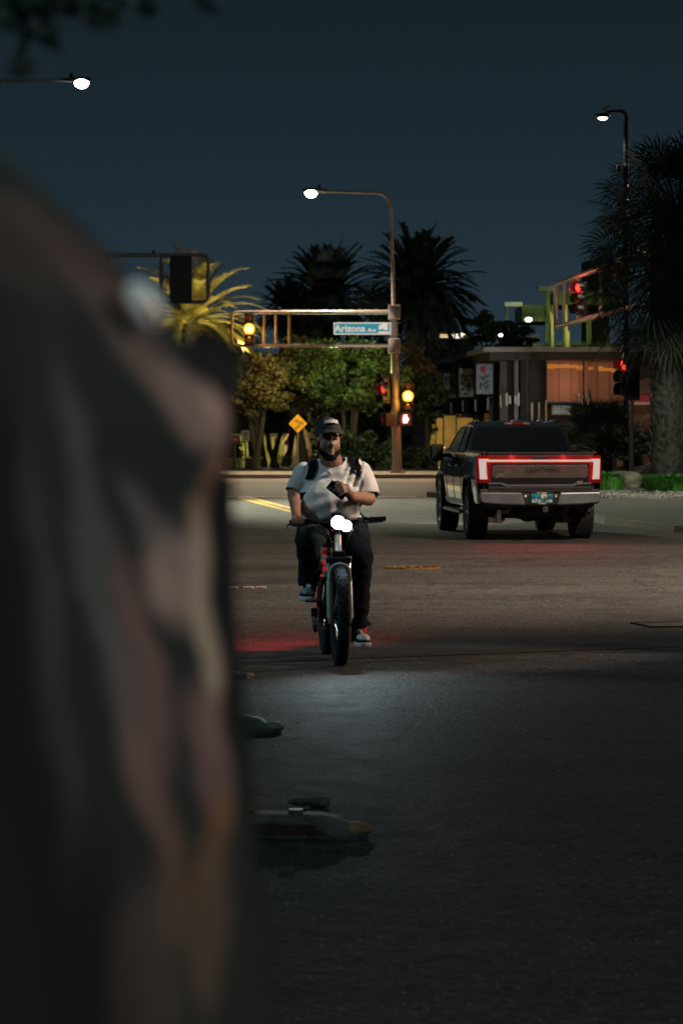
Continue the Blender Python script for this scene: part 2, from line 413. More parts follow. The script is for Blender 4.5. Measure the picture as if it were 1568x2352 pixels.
boulder(1462, 75, .7, .45, 'dark boulder half hidden between and behind the two front boulders')
def grass(px, Y, w, h, n, label, lean=.5):
    x0 = (px-CX)/F*Y; mb = MB()
    for k in range(n):
        a = random.random()*6.283; r = random.random()**.6*w*.35
        x = x0+math.cos(a)*r; y = Y+math.sin(a)*r; z = gz(x,y)
        hh = h*random.uniform(.6,1.1); o = V(math.cos(a), math.sin(a), 0)*hh*random.uniform(.2, lean*1.6)
        q = V(-math.sin(a), math.cos(a), 0)*.009
        p0 = V(x,y,z); p1 = p0+V(0,0,hh*.6)+o*.4; p2 = p0+V(0,0,hh*.75)+o*1.15
        mb.add([p0-q,p0+q,p1+q,p1-q,p2], [(0,1,2,3),(3,2,4)])
    recenter(tag(mb.build('grass_clump', M['grass']), label, 'grass', 'clumps of ornamental grass in the gravel'), (x0,Y,gz(x0,Y)))
grass(1396, 69.5, 1.0, .62, 900, 'bright green grass tuft right beside the truck tail lamp', .3)
grass(1540, 68.2, 1.7, .55, 1900, 'broad arching green grass clump at the foot of the palm on the right', .8)
grass(1500, 68.8, .35, .22, 160, 'small low tuft in front of the palm trunk on the gravel', .8)

# ------------------------------------------------------------------ things lying on the road
t = thing('manhole_cover', 'round iron manhole cover with shining orange rim in the middle of the road', 'manhole cover', V((947-CX)/F*35.5, 35.5, 0))
c = t.location
MB().disc(c+V(0,0,.002), (0,0,1), .31, .012, 40).build('cover', M['iron'], t)
MB().ring(c+V(0,0,.004), (0,0,1), [(.315,-.004),(.315,.012),(.36,.012),(.36,-.004)], 48).build('rim', M['brass'], t)
mb = MB()
for k in range(5): mb.box(c+V((k-2)*.11, 0, .012), (.025,.4,.008))
mb.build('rib', M['brass'], t)
t = thing('utility_cover', 'square dark utility cover sunk in asphalt at the right edge', 'utility cover', V((1540-CX)/F*25.4, 25.4, 0), R(0))
c = t.location
MB().box(c+V(0,0,.003),(.5,.5,.012), R(12)).build('lid', M['iron'], t)
mb = MB()
for sx,sy,dx,dy in ((-1,0,.03,.58),(1,0,.03,.58),(0,-1,.52,.03),(0,1,.52,.03)):
    mb.box(c+Matrix.Rotation(R(12),3,'Z')@V(sx*.275,sy*.275,.004),(dx,dy,.016),R(12))
mb.build('frame', M['black_metal'], t)
for px, lab in ((535,'leftmost small raised pavement marker, partly behind the cloth'),(571,'middle raised pavement marker with orange face'),(600,'rightmost raised pavement marker nearest the cyclist')):
    Y = 31.1; x = (px-CX)/F*Y
    t = thing('pavement_marker', lab, 'pavement marker', (x,Y,0), 0, 'raised pavement markers in the road')
    MB().prism([(-.06,0),(.06,0),(.04,.018),(-.04,.018)], lambda a,b,d: V(x+d, Y+a, b), -.055, .055).build('body', M['white_line'], t)
    MB().box((x,Y-.055,.009),(.09,.006,.012)).build('reflector', M['reflector'], t)

def barrier_foot(pxr, Y, ln, wd, ht, rz, label, bolt=True, endm='rub_tan', spot=False):
    """low wedge-ended rubber foot; pxr = image x of its right tip; body runs off to the left"""
    x = (pxr-CX)/F*Y
    t = thing('barrier_foot', label, 'barrier foot', (x,Y,0), rz, 'rubber barrier feet along the left of the road', local=True)
    pr = [(0,.0),(0,ht*.25),(-.05,ht*.45),(-.13,ht*.85),(-.2,ht),(-ln,ht),(-ln,0)]
    mb = MB()
    rows = 7
    for j in range(rows+1):
        f = j/rows*2-1; k = math.sqrt(max(0,1-abs(f)**3))
        for a,b in pr: mb.v.append(V(a-(1-k)*.12, f*wd/2, b*(.75+.25*k)))
    n = len(pr)
    for j in range(rows):
        for i in range(n): mb.f.append((j*n+i, j*n+(i+1)%n, (j+1)*n+(i+1)%n, (j+1)*n+i))
    mb.f += [tuple(range(n)), tuple(rows*n+i for i in range(n-1,-1,-1))]
    mb.build('body', M['rub_grey'], t, bevel=.006)
    mb = MB(); mb.ball((-.05, 0, ht*.32), (.07, wd*.33, ht*.34), 14, 8); mb.build('end_cap', M[endm], t, smooth=True)
    if bolt:
        MB().disc((-.31,-.03,ht+.010),(0,0,1),.034,.02,8).build('bolt', M['alu'], t)
        MB().ring((-.55,0,ht+.002),(0,0,1),[(.03,0),(.03,.01),(.055,.01),(.055,0)],20).build('socket_rim', M['black_metal'], t)
    MB().box((-.42,-wd/2-.002,ht*.45),(.42,.008,ht*.4)).build('reflector_strip', M['reflector' if spot else 'tile'], t)
    return t
barrier_foot(843, 12.35, .95, .24, .10, R(-8), 'nearest barrier foot, long grey one with tan worn end and shiny bolt')
barrier_foot(645, 16.55, .8, .22, .10, R(-6), 'middle barrier foot with pale sloping nose and yellow spot', False, 'stone_w', True)
barrier_foot(578, 20.1, .6, .15, .06, R(-4), 'farthest small barrier foot with orange glint beside the wheel shadows', False, 'rub_grey', True)
mb = MB(); c = V((733-CX)/F*13.3, 13.3, .025); mb.ball(c, (.055,.04,.03), 12, 8)
mb.ball(c+V(-.09,.02,0), (.06,.03,.02), 10, 6)
for v in mb.v: v += V(1,1,.5)*.012*noise.noise(v*20)
recenter(tag(mb.build('rubble_lump', M['rub_grey']), 'small grey lump of rubble just behind the nearest barrier foot', 'rubble'), (c.x,c.y,0))
# loose chips of stone scattered on the asphalt
random.seed(11); mb = MB()
for k in range(200):
    Y = random.uniform(11, 24); x = random.uniform(-.6, 2.6)*Y/15+random.gauss(0,.3)
    s = random.uniform(.003,.007)
    c = V(x,Y,s*.5)
    vs = [c+V(dx*s*random.uniform(.7,1.5), dy*s*random.uniform(.7,1.5), dz*s*.7) for dx,dy,dz in ((1,0,0),(-1,0,0),(0,1,0),(0,-1,0),(0,0,1),(0,0,-1))]
    mb.add(vs, [(0,2,4),(2,1,4),(1,3,4),(3,0,4),(2,0,5),(1,2,5),(3,1,5),(0,3,5)])
tag(mb.build('stone_chips', M['stone_w']), 'tiny pale stone chips scattered over the near asphalt', 'stone chips', kind='stuff')

# ------------------------------------------------------------------ signal and lamp poles
def lamp_head(t, c, d, s=1.0):
    """cobra head: c = lens centre, d = unit vector from lens back to the arm"""
    d = Vector(d); q = d.cross(V(0,0,1))
    mb = MB()
    prof = [(-.28,.05,.03),(-.2,.15,.07),(0,.19,.09),(.25,.16,.08),(.45,.07,.05),(.6,.05,.045)]
    rings = []
    for o,w,h in prof:
        rings.append([c+V(0,0,.09*s)+d*o*s+q*w*s*math.cos(a)+V(0,0,h*s*math.sin(a)) for a in [2*math.pi*j/12 for j in range(12)]])
    vs = [v for r in rings for v in r]
    fs = [(i*12+j, i*12+(j+1)%12, (i+1)*12+(j+1)%12, (i+1)*12+j) for i in range(5) for j in range(12)]+[tuple(range(12)), tuple(60+j for j in range(12))]
    mb.add(vs, fs); h = mb.build('lamp_housing', M['steel_dark'], t, smooth=True)
    MB().ball(c, (.21*s,.21*s,.17*s), 16, 10).build('lamp_lens', M['white_lit'], h, smooth=True)
    MB().tube([c+d*.3*s+V(0,0,.15*s), c+d*.3*s+V(0,0,.27*s)], .06*s, 10).build('photocell', M['black'], h, smooth=True)
YP = 97.0
pb = W(912, 1086, YP); pb.z = .14
t = thing('signal_pole', 'tall brown steel pole with street lamp arm and double signal truss beside the cyclist', 'signal pole', pb)
ptop = W(899, 505, YP)
MB().tube([pb, pb.lerp(ptop,.35), pb.lerp(ptop,.63), pb.lerp(ptop,.64), ptop], [.165,.145,.125,.075,.055], 16).build('pole', M['steel'], t, smooth=True)
arc = [ptop]; cc = W(868, 490, YP)
for k in range(9):
    a = R(0+k*11.25); arc.append(V(cc.x+math.cos(a)*(ptop.x-cc.x), YP, cc.z+math.sin(a)*(W(0,443,YP).z-cc.z)))
arc += [W(800,441,YP), W(748,440,YP), W(728,440,YP)]
MB().tube(arc, [.055]*10+[.045,.04,.035], 12).build('lamp_arm', M['steel'], t, smooth=True)
lamp_head(t, W(714,443,YP), V(1,0,0))
MB().box(pb+V(0,0,.02),(.5,.5,.05)).build('base_plate', M['steel'], t, bevel=.01)
for sx in (-1,1):
    for sy in (-1,1):
        MB().tube([pb+V(sx*.2,sy*.2,0), pb+V(sx*.2,sy*.2,.12)], .03, 8).build('anchor_bolt', M['alu'], t)
def truss(t, Yf, xl, xr, yt, yb, rt, rb, posts, W=W, mat='steel', pole_right=True):
    a = W(xl,yt,Yf); b = W(xl,yb,Yf); r = .14
    top = [W(xr,yt,Yf), a+V(r,0,0), a+V(r*.3,0,-r*.3), a+V(0,0,-r)]
    if not pole_right: pass
    bot = [b+V(0,0,r), b+V(r*.3,0,r*.3), b+V(r,0,0), W(xr,yb,Yf)]
    MB().tube(top+bot, [rt]+[rt*.7]*6+[rb], 12).build('truss_chord', M[mat], t, smooth=True)
    for px in posts:
        MB().tube([W(px,yt,Yf), W(px,yb,Yf)], .05, 8).build('truss_strut', M[mat], t, smooth=True)
truss(t, YP, 533, 905, 717, 794, .085, .065, (606,633,664))
for py in (717, 794):
    MB().box(W(905,py,YP),(.42,.40,.5)).build('truss_clamp', M['steel'], t, bevel=.03)
MB().tube([W(641,715,YP), W(641,705,YP)], .05, 8).build('clamp_stub', M['steel_dark'], t)
# the second truss: its pole stands off the left edge behind the cloth
Y2 = 78.0
pb2 = V(W(20,0,Y2).x, Y2, 0)
t = thing('signal_pole', 'signal truss reaching in from the left with a dark signal inside its end', 'signal pole', pb2)
MB().tube([pb2, pb2+V(0,0,8.6)], [.17,.12], 14).build('pole', M['steel'], t, smooth=True)
def W2(px, py, Y): return W(px, py, Y)
a = W(478,586,Y2); b = W(478,694,Y2); r = .14
MB().tube([V(pb2.x,Y2,a.z), a-V(r,0,0), a-V(r*.3,0,r*.3), a-V(0,0,r), b+V(0,0,r), b+V(-r*.3,0,r*.3), b-V(r,0,0), V(pb2.x,Y2,b.z)], [.09]+[.05]*6+[.07], 12).build('truss_chord', M['steel'], t, smooth=True)
for px in (371, 250): MB().tube([W(px,586,Y2), W(px,694,Y2)], .055, 8).build('truss_strut', M['steel'], t, smooth=True)
MB().tube([W(354,588,Y2), W(354,575,Y2)], .05, 8).build('clamp_stub', M['steel_dark'], t)

# right-hand truss coming out of the palm toward the far left, seen end on
a0 = V(7.18,95,6.5); a1 = V(8.36,75,6.5)
t = thing('signal_pole', 'signal truss with red lit signals seen end on, its pole behind the tall palm', 'signal pole', V(8.36,75,0))
MB().tube([V(8.36,75,.1), V(8.36,75,7.4)], [.17,.13], 14).build('pole', M['steel'], t, smooth=True)
dz = 1.42
dd = (a1-a0).normalized()
MB().tube([a1, a0+dd*.5, a0+dd*.15-V(0,0,.06), a0-V(0,0,.3), a0-V(0,0,dz-.3), a0+dd*.15-V(0,0,dz-.06), a0+dd*.5-V(0,0,dz), a1-V(0,0,dz)], [.10]+[.08]*6+[.09], 12).build('truss_chord', M['steel'], t, smooth=True)
for k in (.10,.26,.5,.75): MB().tube([a0.lerp(a1,k), a0.lerp(a1,k)-V(0,0,dz)], .05, 8).build('truss_strut', M['steel'], t, smooth=True)

# ------------------------------------------------------------------ signals
def signal(name, c, f, label, cat, lit=None, litmat='amber_lit', h=1.05, w=.33, plate=False, group='traffic lights at the crossing', lensr=.14, rim=True):  # rim adds the glowing bloom ring round a lit lens
    """c centre, f = unit vector the signal faces"""
    f = Vector(f).normalized(); q = V(0,0,1).cross(f).normalized()
    m = Matrix((q, f, V(0,0,1))).transposed()
    t = thing(name, label, cat, c, 0, group)
    MB().box(c-f*.12,(w,.2,h), mat=m).build('housing', M['black'], t, bevel=.02)
    if plate: MB().box(c-f*.24,(w+.28,.02,h+.22), mat=m).build('backplate', M['black'], t, bevel=.006)
    n = 3 if h > .8 else 1
    for k in range(n):
        cc = c + V(0,0,(1-k)*h/3 if n == 3 else 0)
        on = (lit == k)
        ln = MB(); ln.ball(cc+f*.01, Vector((lensr,lensr,.05)), 18, 8, Matrix((q, V(0,0,1), f)).transposed())
        lo = ln.build('lens', M[litmat] if on else M['lens_off'], t, smooth=True)
        if on and rim:
            MB().ring(cc+f*.03, f, [(lensr-.005,0),(lensr-.005,.02),(lensr+.06,.02),(lensr+.06,0)], 24).build('lens_bloom', M['amber_bloom' if 'amber' in litmat else 'red_lit'], lo, smooth=True)  # emissive ring imitates the bloom round a lit lens
        vz = MB(); NN = 12
        for i in range(NN):
            a0_ = R(-40+260*i/(NN)); a1_ = R(-40+260*(i+1)/(NN))
            rr = lensr+.05
            p = [cc+q*math.cos(a)*r2+V(0,0,1)*math.sin(a)*r2+f*o for a in (a0_,a1_) for r2,o in ((rr,-.02),(rr,.24-.10*(a<0)),(rr+.008,.24-.10*(a<0)),(rr+.008,-.02))]
            vz.add(p, [(0,1,5,4),(1,2,6,5),(2,3,7,6),(3,0,4,7)])
        vz.build('visor', M['black'], t, smooth=True)
    return t
FW = V(0,-1,0)
signal('traffic_light', W(573,756,YP)+V(0,-.2,0), FW, 'lit amber signal inside the left end of the long truss', 'traffic light', 1)
signal('traffic_light', W(936,910,YP)+V(0,-.15,0), FW, 'lit amber signal mounted low on the right side of the tall pole', 'traffic light', 1)
signal('traffic_light', W(416,643,Y2)+V(0,.1,0), V(0,1,0), 'unlit signal seen from behind as a black plate in front of the bright palm', 'traffic light', None, plate=True)
signal('traffic_light', W(882,893,YP)+V(0,0,0), V(-.75,-.66,0), 'small side signal glowing orange red on the left side of the tall pole', 'traffic light', 1, 'red_lit', h=1.05, rim=False)
signal('traffic_light', a0.lerp(a1,.28)-V(.02,0,.72), V(-.72,-.69,0), 'red lit signal with silver visors in the end-on truss at the right', 'traffic light', 0, 'red_lit', plate=False, rim=False)
signal('traffic_light', a0.lerp(a1,.66)-V(.05,0,.55), V(-.85,-.52,0), 'second red lit signal of the end-on truss, half hidden by palm leaves', 'traffic light', 0, 'red_lit', rim=False)
signal('traffic_light', W(1434,866,74), V(-.8,-.6,0), 'dark signal with thin red glow standing low before the palm trunk', 'traffic light', 0, 'red_lit', plate=True, rim=False, h=1.0)
t = thing('signal_post', 'short post carrying the dark low signal left of the palm trunk', 'signal post', V(W(1450,0,74.5).x,74.5,.1))
MB().tube([V(W(1450,0,74.5).x,74.5,.1), V(W(1450,0,74.5).x,74.5,W(0,850,74.5).z)], .055, 10).build('post', M['steel'], t, smooth=True)
MB().box(V(W(1450,0,74.5).x,74.5,.13),(.3,.3,.05)).build('base_plate', M['steel'], t)
# pedestrian signals
for c, f, lab, mt, sy in ((W(930,963,YP)+V(0,-.15,0), FW, 'lit white hand on the crossing signal right of the tall pole', 'hand_lit', True),
                      (W(889,964,YP), V(-.93,-.36,0), 'crossing signal seen edge on as a thin red glow left of the tall pole', 'red_lit', False)):
    f = f.normalized(); q = V(0,0,1).cross(f).normalized(); m = Matrix((q, f, V(0,0,1))).transposed()
    t = thing('pedestrian_signal', lab, 'pedestrian signal', c, 0, 'pedestrian signals on the tall pole')
    MB().box(c-f*.1,(.42,.16,.44), mat=m).build('housing', M['black'], t, bevel=.02)
    mb = MB()
    for sx in (-1,1): mb.box(c+q*sx*.21+f*.05,(.015,.18,.44), mat=m)
    mb.box(c+V(0,0,.22)+f*.05,(.43,.18,.015), mat=m); mb.build('visor', M['black'], t)
    mb = MB(); s = 1
    mb.box(c+f*.0+V(0,0,-.05),(.15,.02,.15), mat=m)
    for k in range(4): mb.box(c+q*(-.055+k*.037)+V(0,0,.07+(.0,.02,.025,.01)[k]),(.028,.02,.14), mat=m)
    mb.tube([c-q*(-.07)+V(0,0,-.05), c+q*.125+V(0,0,.03)], .018, 6)
    mb.build('hand_symbol', M[mt], t)
# street sign
c = W(831.5,755,YP)+V(0,-.12,0); sw = 131/F*YP; sh = 28/F*YP
t = thing('street_name_sign', 'teal street name sign hung under the truss left of the tall pole', 'street sign', c)
MB().box(c,(sw,.03,sh)).build('panel', M['teal'], t, bevel=.004)
mb = MB()
for z in (-1,1): mb.box(c+V(0,-.018,z*(sh/2-.02)),(sw,.008,.035))
for x in (-1,1): mb.box(c+V(x*(sw/2-.02),-.018,0),(.035,.007,sh-.075))
mb.build('border', M['white_sign'], t)
text_mb('Arizona', .33, c+V(-.42,-.022,-.005), (1,0,0), (0,0,1), .003, .006).build('lettering', M['white_sign'], t)
text_mb('Ave', .18, c+V(.33,-.022,-.055), (1,0,0), (0,0,1), .003, .004).build('lettering', M['white_sign'], t)
mb = MB(); e = c+V(sw/2-.25,-.024,0)
for k in range(5):
    a = R(70+k*32); p = e+V(math.cos(a)*.09,0,math.sin(a)*.06+.03)
    mb.ball(p,(.035,.005,.10),10,6,Matrix.Rotation(-(a-R(90)),3,'Y'))
mb.box(e+V(.07,0,.06),(.14,.008,.22)); mb.box(e+V(.0,0,-.13),(.36,.008,.06))
mb.build('emblem', M['white_sign'], t)
for z in (-1,1): MB().tube([c+V(sw/2-.06,.02,z*(sh/2-.01)), c+V(sw/2+.35,.1,z*(sh/2-.01))], .016, 6).build('bracket', M['alu'], t)
# second sign on the right truss seen obliquely
c = a0.lerp(a1,.80)+V(-.12,0,.12-.5)
c = W(1410,662,78); q = V(.93,-.37,0).normalized(); m = Matrix((q, V(0,0,1).cross(q), V(0,0,1))).transposed()
t = thing('street_name_sign', 'teal and white street sign glimpsed among the fan palm leaves', 'street sign', c)
MB().box(c,(.42,.03,.36), mat=m).build('panel', M['teal'], t)
f_ = m@V(0,1,0); f_ = f_ if f_.y < 0 else -f_
mb = MB()
for k,(x,z,s) in enumerate(((-.1,-.05,.07),(-.02,-.06,.08),(.06,-.08,.06),(-.12,.0,.04))): mb.ball(c+q*x+V(0,0,z)+f_*.02, (s,.008,s*.8), 10, 6, m)
mb.build('lettering', M['white_sign'], t)
MB().tube([c+V(0,.0,.18), c+V(0,.0,.9)], .02, 6).build('hanger', M['alu'], t)
# warning diamond
Yd = 101.5; c = W(684,973,Yd); hd = 21.5/F*Yd
t = thing('warning_sign', 'amber diamond warning sign with black arrow behind the cyclist', 'warning sign', V(c.x,Yd,.13))
MB().tube([V(c.x,Yd+.03,.13), V(c.x,Yd+.03,c.z+hd)], .03, 8).build('post', M['steel'], t)
MB().prism([(-hd,0),(0,-hd),(hd,0),(0,hd)], lambda a,b,d: V(c.x+a, Yd+d, c.z+b), -.02, 0).build('panel', M['yellow_sign'], t)
mb = MB(); rr = Matrix.Rotation(R(-42),3,'Y')
mb.box(c+V(.0,-.028,-.12),(.2,.008,.035), mat=rr); mb.add([c+V(-.11,-.03,-.22),c+V(-.02,-.03,-.18),c+V(-.09,-.03,-.12)],[(0,1,2)])
mb.build('arrow', M['black'], t)
mb = MB()
for k,(x,z,w) in enumerate(((-.06,.12,.20),(.03,.06,.3),(.12,.0,.2))): mb.box(c+V(x,-.028,z),(w,.008,.03))
mb.build('lettering', M['pink_wall'], t)
Yd = 106; c = W(564,1001,Yd)
t = thing('notice_sign', 'small pale square sign with dark bar low among the trunks at left', 'sign', V(c.x,Yd,.13))
MB().tube([V(c.x,Yd+.03,.13), V(c.x,Yd+.03,c.z+.25)], .03, 8).build('post', M['steel'], t)
MB().box(c,(.32,.02,.40)).build('panel', M['white_sign'], t)
mb = MB(); mb.box(c+V(0,-.014,-.12),(.2,.006,.035)); mb.build('bar', M['black'], t)
MB().ball(c+V(0,-.012,.05),(.09,.006,.09),12,8).build('picture', M['cream'], t)
c = W(539,1009,Yd)
t = thing('red_sign', 'small red sign with white bar at the edge of the cloth', 'sign', V(c.x,Yd,.13))
MB().tube([V(c.x,Yd+.03,.13), V(c.x,Yd+.03,c.z)], .03, 8).build('post', M['steel'], t)
MB().box(c,(.32,.02,.28)).build('panel', M['red_sign'], t)
MB().box(c+V(0,-.014,0),(.24,.006,.05)).build('bar', M['white_sign'], t)

# lamp arm upper left, its pole outside the frame
Yl = 70.0; pl = V(W(-420,0,Yl).x, Yl, 0)
t = thing('street_lamp', 'street lamp at upper left on a long dark arm, shining brightly', 'street lamp', pl)
hz = W(0,185,Yl).z
MB().tube([pl, pl+V(0,0,6), V(pl.x,Yl,hz-.5), V(pl.x+.15,Yl,hz-.12), V(pl.x+.5,Yl,hz), W(172,185,Yl)], [.14,.10,.06,.055,.05,.04], 12).build('pole', M['arm_grey'], t, smooth=True)
lamp_head(t, W(188,190,Yl), V(-1,0,0), .85)
# solar lamp on the right
Yr = 80.0; pr = V(W(1436,0,Yr).x, Yr, .1)
t = thing('street_lamp', 'dark post lamp at upper right with short arm, small solar panel and camera box', 'street lamp', pr)
top = W(1434,262,Yr)
MB().tube([pr, V(pr.x,Yr,top.z-.1), V(pr.x-.03,Yr,top.z+.02), V(pr.x-.12,Yr,top.z+.09), W(1395,256,Yr)], [.085,.07,.065,.05,.04], 12).build('pole', M['black_metal'], t, smooth=True)
hc = W(1383,271,Yr)
h = MB().ball(hc+V(0,0,.07),(.22,.2,.08),18,10).build('lamp_housing', M['black_metal'], t, smooth=True)
MB().ball(hc,(.135,.135,.055),18,8).build('lamp_lens', em('lit small lamp',(1,.86,.74),8), h, smooth=True)
MB().tube([hc+V(.1,0,.1), hc+V(.12,0,.26)], .035, 8).build('stub', M['alu'], t)
MB().box(W(1391,248,Yr),(.26,.3,.03), mat=Matrix.Rotation(R(-25),3,'Y')).build('solar_panel', M['black'], t)
cb = W(1423,378,Yr)
mb = MB(); mb.box(cb,(.2,.18,.03), mat=Matrix.Rotation(R(-10),3,'Y')); mb.box(cb+V(.06,0,-.06),(.1,.1,.1)); mb.build('camera_bracket', M['alu'], t)
MB().ball(cb+V(-.04,0,-.13),(.075,.075,.09),12,8).build('camera_dome', M['steel_dark'], t, smooth=True)
MB().ring(V(pr.x-.01,Yr,cb.z),(0,0,1),[(.075,-.05),(.09,-.05),(.09,.05),(.075,.05)],16).build('clamp', M['alu'], t)
# ------------------------------------------------------------------ trees
def leaf_cloud(mb, c, r, n, s, rnd):
    for k in range(n):
        d = V(rnd.gauss(0,1), rnd.gauss(0,1), rnd.gauss(0,1)); d.normalize(); d *= rnd.random()**.45
        p = V(c.x+d.x*r.x, c.y+d.y*r.y, c.z+d.z*r.z)
        a = V(rnd.gauss(0,1), rnd.gauss(0,1), rnd.gauss(0,.7)).normalized(); b = a.orthogonal().normalized()
        b = (b*math.cos(rnd.random()*6)+a.cross(b)*math.sin(rnd.random()*6)).normalized()
        q = s*rnd.uniform(.6,1.4)
        mb.add([p-a*q, p+b*q*.45, p+a*q, p-b*q*.45], [(0,1,2,3)])
def broad_tree(px, Y, ztop, zbot, w, label, mat='leaf', n=46, leaves=90, s=.10, seed=1, stems=3, group='broadleaf trees across the road', depth=None):
    rnd = random.Random(seed); x0 = (px-CX)/F*Y; z0 = .13
    t = thing('broadleaf_tree', label, 'tree', (x0,Y,z0), 0, group)
    tr = MB(); cl = []
    cz = (ztop+zbot)/2; hz = (ztop-zbot)/2; depth = depth or w*.35
    for k in range(n):
        d = V(rnd.gauss(0,1), rnd.gauss(0,1), rnd.gauss(0,1)).normalized()*rnd.uniform(.3,1.12)**.7
        cl.append(V(x0+d.x*w/2*.88, Y+d.y*depth*.88, cz+d.z*hz*.85))
    for s_ in range(stems):
        a = rnd.random()*6.28; b = V(x0+math.cos(a)*.12, Y+math.sin(a)*.12, z0)
        fork = V(x0+rnd.uniform(-.35,.35), Y+rnd.uniform(-.3,.3), z0+(zbot-z0)*rnd.uniform(.75,1.1)+.3)
        mid = b.lerp(fork,.5)+V(rnd.uniform(-.1,.1),rnd.uniform(-.1,.1),0)
        tr.tube([b, mid, fork], [.13,.10,.08], 8)
        for q in range(5):
            e = cl[rnd.randrange(len(cl))]; m_ = fork.lerp(e,.5)+V(rnd.uniform(-.2,.2),0,rnd.uniform(-.1,.3))
            tr.tube([fork, m_, e], [.065,.04,.015], 6)
    tr.build('trunk', M['bark'], t, smooth=True)
    mb = MB()
    for c in cl:
        k = rnd.uniform(.7,1.35)
        k2 = rnd.choice((.55,.8,1.0,1.5)); leaf_cloud(mb, c, V(.38,.38,.24)*k2*min(w/4,1.1), int(leaves*k), s, rnd)
    mb.build('crown', M[mat], t)
    return t
def zz(py, Y): return W(0,py,Y).z
broad_tree(800, 104, zz(770,104), zz(950,104), 5.0, 'broad green lit tree in the middle, its forked trunk right of the cyclist head', 'leaf', 120, 110, .08, 2, 3)
broad_tree(590, 103, zz(800,103), zz(965,103), 3.6, 'olive tree under the left amber signal, beside the draped cloth', 'leaf_olive', 80, 95, .08, 3, 4)
broad_tree(520, 108, zz(720,108), zz(900,108), 3.2, 'olive tree behind the amber signal below the bright palm', 'leaf_olive', 55, 100, .09, 4, 3)
broad_tree(695, 106, zz(765,106), zz(955,106), 3.4, 'dim olive tree directly behind the truss struts', 'leaf_olive', 70, 100, .085, 5, 3)
broad_tree(905, 108, zz(785,108), zz(965,108), 3.6, 'dim olive tree just behind the tall signal pole', 'leaf_olive', 85, 100, .085, 6, 3)
broad_tree(972, 106, zz(850,106), zz(972,106), 2.1, 'dark tree with forked trunk in front of the yellow lit wall', 'leaf_dark', 50, 110, .085, 7, 1)
broad_tree(1010, 150, zz(775,150), zz(880,150), 4.2, 'dim brown leaved tree under the bright distant windows', 'leaf_olive', 50, 70, .11, 8, 2)
broad_tree(1130, 135, zz(702,135), zz(840,135), 3.0, 'rounded green tree beside the parking structure lamp', 'leaf', 70, 120, .10, 9, 2)
broad_tree(1195, 132, zz(735,132), zz(830,132), 1.8, 'small bright green tree touching the white lamp globe', 'leaf', 40, 110, .09, 19, 1)
# trunks of the row further left
for k,(px,Y) in enumerate(((575,109),(605,111),(632,110),(655,112.5))):
    broad_tree(px, Y, zz(890,Y), zz(985,Y), 1.7, ('thin dark tree nearest the pale square sign','slim tree second from the pale sign','slim tree between the pale sign and the amber diamond','slim tree directly left of the amber diamond')[k], 'leaf_dark', 26, 90, .09, 30+k, 2, 'slim trees before the olive wall')
for px,Y,yt,yb,w_,lab,sd in ((560,132,790,1000,5,'far dark tree mass above the olive wall at left',41),(720,136,760,1000,6,'far dark tree behind the middle green tree',42),(870,134,740,1000,5,'far dark tree between the middle tree and the lamp pole',43),(990,138,820,1010,4,'far dark tree under the distant lit windows',44),(480,126,720,980,4,'far dark tree beside the bright palm trunk',45)):
    broad_tree(px, Y, zz(yt,Y), zz(yb,Y), w_, lab, 'leaf_dark', 90, 110, .13, sd, 2, 'far dark trees', depth=2.5)
t = thing('sky_blocking_wall', 'long plain dark wall added behind the trees to block the bright low sky', 'wall', V(-4,129,.13))  # added wall, put in to shut out the bright horizon sky between the trees
MB().box((-4,129,2.0),(26,.3,3.75)).build('wall', M['wood_dark'], t)
MB().box((-4,129,3.92),(26.2,.4,.08)).build('coping', M['wood_dark'], t)
# hedges
def shrub(px, Y, w, h, label, mat='leaf_dark', seed=1, n=26, cat='shrub', grp='shrubs across the road', z0=.13):
    rnd = random.Random(seed); x0 = (px-CX)/F*Y
    mb = MB()
    for k in range(n):
        c = V(x0+rnd.uniform(-.5,.5)*w*.85, Y+rnd.uniform(-.4,.4), z0+h*rnd.uniform(.12,.85))
        leaf_cloud(mb, c, V(.3,.3,.25), 70, .085, rnd)
    for k in range(5): 
        x = x0+rnd.uniform(-.3,.3)*w; mb.tube([V(x,Y,z0), V(x+rnd.uniform(-.2,.2),Y,z0+h*.7)], [.03,.01], 5)
    recenter(tag(mb.build('shrub', M[mat], None), label, cat, grp), (x0,Y,z0))
shrub(840, 103, 2.4, 1.5, 'dark leafy shrub right behind the cyclist shoulder', seed=1, n=40)
shrub(950, 107, 1.5, .75, 'low dark shrub right of the tall pole foot', seed=2)
shrub(1000, 105, 1.3, .7, 'low dark shrub below the yellow wall by the truck mirror', seed=3)
shrub(870, 118, 3.0, 2.6, 'tall dark hedge behind the pole and crossing signals', seed=4, n=80)
shrub(940, 119, 2.2, 3.0, 'tall dark hedge filling the gap left of the yellow wall', seed=5, n=70)
shrub(765, 116, 2.2, 2.6, 'tall dark hedge behind the cyclist cap', seed=6, n=60)

